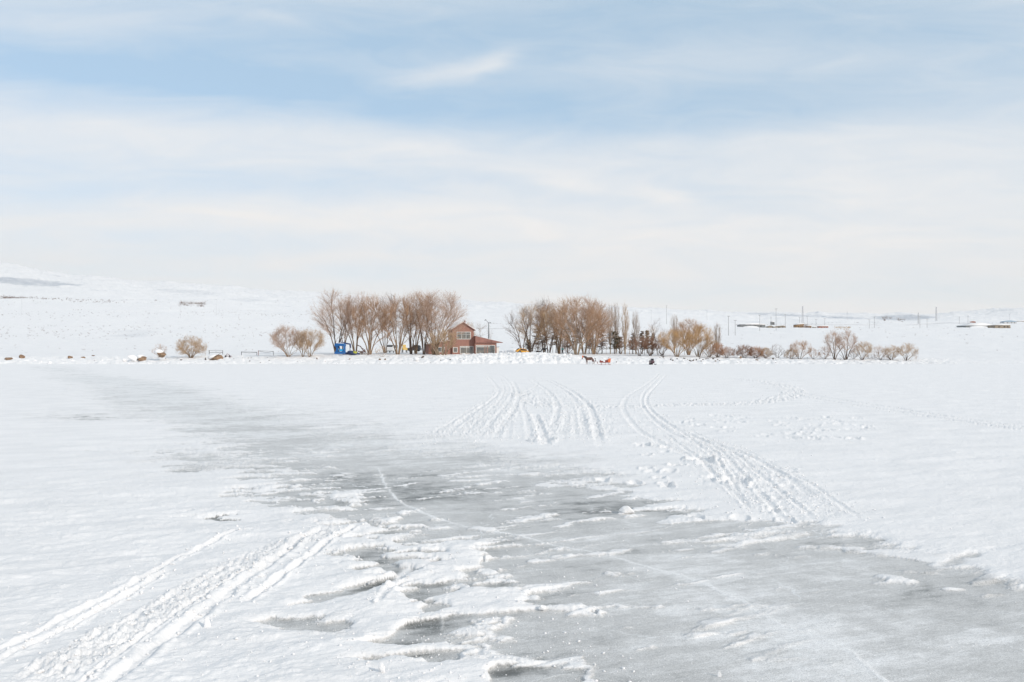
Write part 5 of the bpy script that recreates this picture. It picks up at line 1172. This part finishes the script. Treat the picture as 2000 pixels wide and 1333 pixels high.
def rock(px, py, wpx, hpx, label, cap=0.0, m=M_ROCK, seed=None, group=None, Y=None, tilt=0.0):
    if Y is None:
        Y = 166 if py < 706 else 163
        for yy in np.arange(162.2, 182, .4):
            if project((px - 1000) / F * yy, yy, gz((px - 1000) / F * yy, yy))[1] <= py + hpx * .45: Y = yy; break
    k = Y / F; c = at(px, py, Y); rg = random.Random(seed if seed is not None else int(px * 13 + py)); bm = rock_mesh(rg, (wpx * k, max(wpx, hpx) * k * .8, hpx * k * 1.5)); me = bpy.data.meshes.new('stone')
    bmesh.ops.translate(bm, vec=(0, 0, -hpx * k * .25), verts=bm.verts); bm.to_mesh(me); bm.free()
    if cap:
        t = thing('boulder', label, 'boulder', c, 0, group); link('stone', me, m, t)
        MB().ball((-wpx * k * .26, wpx * k * .1, hpx * k * .06), (wpx * k * .40, wpx * k * .40, hpx * k * cap), 3, .04, rg).build('snow_cap', M_SNOW, t, True); t.rotation_euler[1] = tilt
    else:
        o = link('boulder', me, m); o.name = 'boulder'; o.location = c; o.rotation_euler[1] = tilt; tag(o, label, 'boulder' if wpx > 6 else 'stone', group)
    return o if not cap else t


BOUL = 'brown boulders on the left bank'
rock(14.5, 700, 20, 5.5, 'wide low brown boulder, leftmost on the left bank', 0, group=BOUL, tilt=-.1); rock(43, 696.5, 15, 8, 'peaked brown boulder second from the left edge on the bank', 0, group=BOUL)
rock(138, 697, 12, 6, 'notched light brown rock standing alone on the left bank', 0, group=BOUL, tilt=.3); rock(162, 698, 12, 3, 'flat brown slab of rock right of the notched rock', 0, group=BOUL); rock(182, 694.5, 9, 1.6, 'thin flat rock flake on the snow', 0, group=BOUL)
rock(279, 699.5, 21, 10, 'tawny boulder with its left half under a thick white snow block', .5, group=BOUL, tilt=.15); rock(315, 690, 22, 10, 'tawny boulder wearing a deep snow cap below the small bush', .55, group=BOUL, tilt=.2)
rock(423, 697.5, 27, 11, 'largest grey brown boulder streaked with snow below the thin railing', .45, group=BOUL, tilt=-.15); rock(402, 701, 5, 6, 'small dark upright stone left of the largest streaked boulder', 0, M_ROCKD, group=BOUL)
rock(354, 703, 6, 2.6, 'small dark red stone between the round bush and the largest boulder', 0, M_ROCKD, group=BOUL); rock(324, 701, 4, 2, 'tiny reddish stone right of the tawny boulders', 0, M_ROCKD, group=BOUL)
rock(619, 700.5, 4, 4, 'small brown stone under the spreading tree left of the blue pedal boat', 0); rock(683, 701.5, 4.5, 3.5, 'small reddish stone on smooth snow below the navy boat', 0); rock(742, 702, 6, 4, 'brown stone left of the little tan bush', 0); rock(752, 702, 5, 4, 'red brown stone right of the little tan bush', 0)
rock(880, 702.5, 5, 2.6, 'dark stone on the heap below the red house', 0, M_ROCKD); rock(861, 704, 9, 1.8, 'flat dark slab of rubble on the bank left of the heap below the red house', 0, M_ROCKD)
rock(826, 697, 8, 5, 'dark broken stump poking from the snow left of the red house', 0, M_ROCKD)
g = random.Random(77)
for (px, py, w_, h_) in [(1289, 698.5, 3, 3), (1310, 702, 4, 3.5), (1314, 704, 5, 4), (1323, 701, 4, 3), (1337, 700, 6, 2.5), (1342, 702.5, 6, 2.5), (1347, 704, 5, 3), (1350, 705.5, 4, 2), (1355, 703.5, 4, 5), (1360, 703, 4, 4), (1367, 700, 4, 2), (1370, 705.5, 4, 2.5), (1373, 702, 4, 3), (1379, 701, 5, 3), (1383, 700, 4, 2), (1393, 700.5, 3.5, 3.5), (1398, 705.5, 6, 2), (1402, 702.5, 4, 2), (1406, 705, 4, 1.6), (1296, 697, 5, 2.5)]:
    rock(px, py, w_, h_, 'dark stone among the rubble jutting from the bank below the golden pair', 0, M_ROCKD if g.random() < .6 else M_ROCK, group='rubble stones below the golden willows', tilt=g.uniform(.2, .7))
rock(1445, 698, 10, 6, 'brown rock with patchy snow at the foot of the dark russet bush', .3); rock(1478, 703, 7, 2.4, 'flat brown stone on the right bank below the russet bush', 0); rock(1510, 700.5, 4.5, 4, 'small dark stone with snow on the right bank', 0, M_ROCKD)
for i in range(46):
    px = g.choice([g.uniform(20, 560), g.uniform(560, 860), g.uniform(1140, 1240), g.uniform(1500, 1800), g.uniform(430, 530), g.uniform(1110, 1200)]); rock(px, g.uniform(699, 709), g.uniform(1.3, 3.2), g.uniform(.9, 2.0), 'tiny dark stone flecking the snow bank', 0, M_ROCKD, group='tiny stones flecking the snow bank', seed=i, tilt=g.uniform(-.5, .5))
# blocks of snow thrown up on the bank
def snowblock(px, py, wpx, hpx, label, tilt=0):
    Y = 164.5; k = Y / F; c = at(px, py, Y); bm = rock_mesh(random.Random(int(px)), (wpx * k, wpx * k * .8, hpx * k * 1.4), 14); me = bpy.data.meshes.new('snow_block'); bm.to_mesh(me); bm.free(); o = link('snow_block', me, M_SNOW); o.location = c; o.rotation_euler[1] = tilt; tag(o, label, 'snow block', 'blocks of snow on the bank'); return o
snowblock(259, 700, 22, 12, 'tall leaning block of snow left of the tawny boulder', .4); snowblock(243, 704, 12, 6, 'small blue white ice block at the left foot of the leaning block'); snowblock(813, 701, 14, 8, 'bluish snow block on the bank left of the red house')
# lumps of the ploughed heap
g = random.Random(9); m_ = MB()
for i in range(520):
    px = g.choice([g.uniform(850, 1130), g.uniform(900, 1120), g.uniform(0, 1820)]); Y = g.uniform(161.8, 176) if 850 < px < 1130 else g.uniform(161.6, 167)
    x = (px - 1000) / F * Y; r_ = abs(g.gauss(0, .11)) + .05; m_.ball((x, Y, gz(x, Y) + r_ * .15), (r_ * g.uniform(.8, 1.4), r_, r_ * g.uniform(.6, 1.0)), 1, .28, g)
tag(m_.build('snow_clods', M_SNOW), 'loose clods of ploughed snow along the bank', kind='stuff')
# distant ridge of cleared snow in the shade right of the house
m_ = MB()
for i in range(26):
    px = 973 + i * 2.2 + g.uniform(-1, 1); Y = g.uniform(214, 219); x = (px - 1000) / F * Y; r_ = g.uniform(.5, .95) * (1 - abs(i - 16) / 26); m_.ball((x, Y, gz(x, Y) + .1), (r_, r_, r_ * .9), 2, .12, g)
tag(m_.build('ploughed_snow', M_SNOW), 'ridge of ploughed snow behind the heap right of the red house', kind='stuff')
# sticks and planks lying on the heap
for (a_, b_, lab) in (((1066, 694), (1070, 700), 'short dark stick poking from the snow heap left of the person in teal'), ((1101, 698.5), (1111, 704), 'long dark branch lying on the heap below the person in teal'), ((1114, 701.5), (1136, 702.5), 'thin dark branch lying on the snow in front of the horse\'s nose'),
                      ((1289, 694), (1298, 702), 'bent dark branch leaning on the bank left of the rubble stones')):
    Y = 170; p = at(*a_, Y); q = at(*b_, Y - 2); p.z = max(p.z, gz(p.x, p.y) + .02); q.z = max(q.z, gz(q.x, q.y) + .02); tag(MB().tube([p, p.lerp(q, .5) + Vector((0, 0, .06)), q], [.06, .05, .03], 6).build('branch', BARK['dark']), lab, 'branch')

# ================================================================ FAR SCRUB
def scrub(name, label, pts, hpx, tg, n, cat='scrub', stuff=True):
    """twiggy scrub along a line on the hillside"""
    rg = np.random.RandomState(len(pts) * 31 + n); P = []
    for _ in range(n):
        i = rg.randint(len(pts) - 1); u = rg.rand(); px = pts[i][0] * (1 - u) + pts[i + 1][0] * u; py = pts[i][1] * (1 - u) + pts[i + 1][1] * u + rg.normal(0, 1.3)
        x, y = hit(px, py); z = gz(x, y); h = hpx * y / F * rg.uniform(.3, 1.0); b = np.array([x, y, z - .1])
        for _k in range(7): P.append([b + rg.normal(0, .18 * h, 3) * [1, 1, 0], b + np.array([rg.normal(0, .45) * h, rg.normal(0, .3) * h, h * rg.uniform(.5, 1)])])
    P = np.array(P); w_ = P[:, 0, 1] / F * .11; v, f = tubes(P, w_[:, None] * np.array([[1, .6]]), 3); o = link(name, mesh_np(name, v, [f]), TWIG[tg]); return tag(o, label, cat, kind='stuff' if stuff else None) if stuff else tag(o, label, cat)


scrub('scrub', 'straggling brown scrub along the foot of the left hill', [(0, 581), (30, 583), (60, 585), (120, 587), (200, 590), (260, 593), (330, 594)], 3.2, 'grey', 420)
scrub('scrub', 'thin line of weeds on the upper left snowfield', [(370, 608), (440, 607), (520, 608)], 1.2, 'grey', 110)
scrub('thicket', 'dense brown thicket beside the utility pole on the left hillside', [(351, 597), (375, 598), (402, 598)], 8, 'grey', 80, 'thicket')
scrub('thicket', 'small reddish thicket at the far left end of the scrub line', [(4, 582), (12, 583), (28, 584)], 7, 'grey', 30, 'thicket')
scrub('thicket', 'grey scrubby copse on the bluish hill, left one of two', [(1724, 625.5), (1740, 625)], 5, 'grey', 45, 'thicket'); scrub('thicket', 'grey scrubby copse on the bluish hill, right one of two', [(1754, 626), (1770, 627)], 4.5, 'grey', 38, 'thicket')
scrub('thicket', 'brown thicket right of the small rust brown hut', [(1630, 643), (1645, 643), (1662, 644)], 4.5, 'tan', 60, 'thicket'); scrub('thicket', 'grey bush growing between the two earth sheds', [(1569, 640), (1579, 640)], 8, 'grey', 40, 'thicket')
# tufts of dead grass poking through the snow
rg = np.random.RandomState(4); P = []
for _ in range(1100):
    px = rg.choice([rg.uniform(-200, 620), rg.uniform(900, 2200), rg.uniform(0, 620)]); py = rg.choice([rg.uniform(600, 690), rg.normal(614, 4), rg.normal(643, 5), rg.normal(656, 4), rg.normal(592, 3)]) ; py = min(max(py, 589 if px < 700 else 634), 692)
    x, y = hit(px, py); z = gz(x, y); h = rg.uniform(.16, .46) * (1 + y / 900)
    for _k in range(6): P.append([np.array([x, y, z - .05]) + rg.normal(0, .1, 3) * [1, 1, 0], np.array([x, y, z]) + np.array([rg.normal(0, .7) * h, rg.normal(0, .3) * h, h * rg.uniform(.3, 1)])])
P = np.array(P); v, f = tubes(P, (P[:, 0, 1] / F * .12)[:, None] * np.array([[1, .4]]), 3); tag(link('grass_tufts', mesh_np('grass_tufts', v, [f]), TWIG['grey']), 'scattered tufts of dead grass poking through the snowfields', kind='stuff')

# ================================================================ CRUMBS OF SNOW ON THE LAKE
ico = bmesh.new(); bmesh.ops.create_icosphere(ico, subdivisions=1, radius=1.0); ico.verts.index_update(); IV = np.array([v.co[:] for v in ico.verts]); IF = np.array([[v.index for v in q.verts] for q in ico.faces]); ico.free()
rg = np.random.RandomState(8); items = []
for pts, wd in crumb_lines:                          # thrown up beside the tracks
    wp = [flat(*p) for p in smooth_line(pts)]
    for i in range(len(wp) - 1):
        L = math.dist(wp[i], wp[i + 1]); yy = wp[i][1]
        for _ in range(rg.poisson(min(L * (30 if yy < 25 else 6), 90))):
            u = rg.rand(); s_ = rg.normal(0, wd * .7 if wd > .3 else wd * 2.0) ; ex, ey = (wp[i + 1][0] - wp[i][0]) / L, (wp[i + 1][1] - wp[i][1]) / L
            items.append((wp[i][0] + (wp[i + 1][0] - wp[i][0]) * u + s_ * ey, wp[i][1] + (wp[i + 1][1] - wp[i][1]) * u - s_ * ex, min(abs(rg.normal(0, .0085)) + .004 + (.006 if yy > 25 else 0), .04)))
for _ in range(9000):                                # strewn over ice and snow nearby
    px, py = rg.uniform(-100, 2100), 940 + 420 * rg.rand(); x, y = flat(px, py); items.append((x, y, abs(rg.normal(0, .0022)) + .0015 + (.006 * rg.rand() if rg.rand() < .05 else 0)))
for _ in range(1500):
    px, py = rg.normal(830, 240), rg.uniform(1030, 1340); x, y = flat(px, py); items.append((x, y, abs(rg.normal(0, .0055)) + .0025))
keep = []
for x, y, r_ in items:
    if y < 3.7 or y > 120 or (r_ < .012 and perlin(x * 1.3, y * 1.3, 301) < rg.uniform(-.5, .25)): continue
    i = min(np.searchsorted(LY, y), len(LY) - 1); j = np.searchsorted(LU, x / y)
    if 0 < j < len(LU) - 1: keep.append((x, y, float(hgt[i, j]) + r_ * .25, r_))
K = np.array(keep); n = len(K); sc3 = K[:, 3][:, None] * rg.uniform(.6, 1.3, (n, 3)); sc3[:, 2] *= .75; V = IV[None] * sc3[:, None, :] * rg.uniform(.75, 1.2, (n, len(IV), 1)); an = rg.uniform(0, 6.28, n); cs, sn_ = np.cos(an)[:, None], np.sin(an)[:, None]
V = np.stack([V[..., 0] * cs - V[..., 1] * sn_, V[..., 0] * sn_ + V[..., 1] * cs, V[..., 2]], -1) + K[:, None, :3]
tag(link('snow_crumbs', mesh_np('snow_crumbs', V.reshape(-1, 3), [(IF[None] + np.arange(n)[:, None, None] * len(IV)).reshape(-1, 3)], False), M_SNOW), 'loose crumbs of snow strewn over the ice and along the tracks', kind='stuff')
# a few upright shards of crust thrown up beside the near track
for px, py, h_, w_, lab in ((405, 1236, .12, .07, 'upright pointed shard of snow crust beside the near left track'), (510, 1138, .07, .12, 'broken lump of crust on the near track'), (1060, 1195, .05, .1, 'rounded snow lump at the edge of the ice'),
                            (1225, 1004, .12, .32, 'smooth hump of snow frozen to the ice in the middle distance'), (745, 1328, .10, .06, 'thin upright sliver of crust at the bottom of the picture'), (1405, 1322, .06, .04, 'small upright flake of ice at the bottom right')):
    x, y, z, _ = hl(px, py); bm = rock_mesh(random.Random(int(px)), (w_, w_ * .7, h_ * 1.5), 13); me = bpy.data.meshes.new('snow_chunk'); bm.to_mesh(me); bm.free(); o = link('snow_chunk', me, M_SNOW); o.location = (x, y, z + h_ * .2); tag(o, lab, 'snow chunk', 'larger chunks of snow on the lake')

# ================================================================ HAZE
hz_m = bpy.data.materials.new('pale_air'); hz_m.use_nodes = True; hn = hz_m.node_tree.nodes; hn.clear()
pv = hn.new('ShaderNodeVolumePrincipled'); pv.inputs['Color'].default_value = (.97, .98, 1.0, 1); pv.inputs['Density'].default_value = HAZE; pv.inputs['Anisotropy'].default_value = .2
ho = hn.new('ShaderNodeOutputMaterial'); hz_m.node_tree.links.new(pv.outputs[0], ho.inputs['Volume'])
zt = float(tZ.max()) + 8; zb = min(float(tZ.min()), float(hgt.min())) - 1.2
hb = MB(); hb.box((0, 2900, (zt + zb) / 2), (24000, 7100, zt - zb)); tag(hb.build('haze', hz_m), 'thin pale winter air over the whole place', kind='stuff')
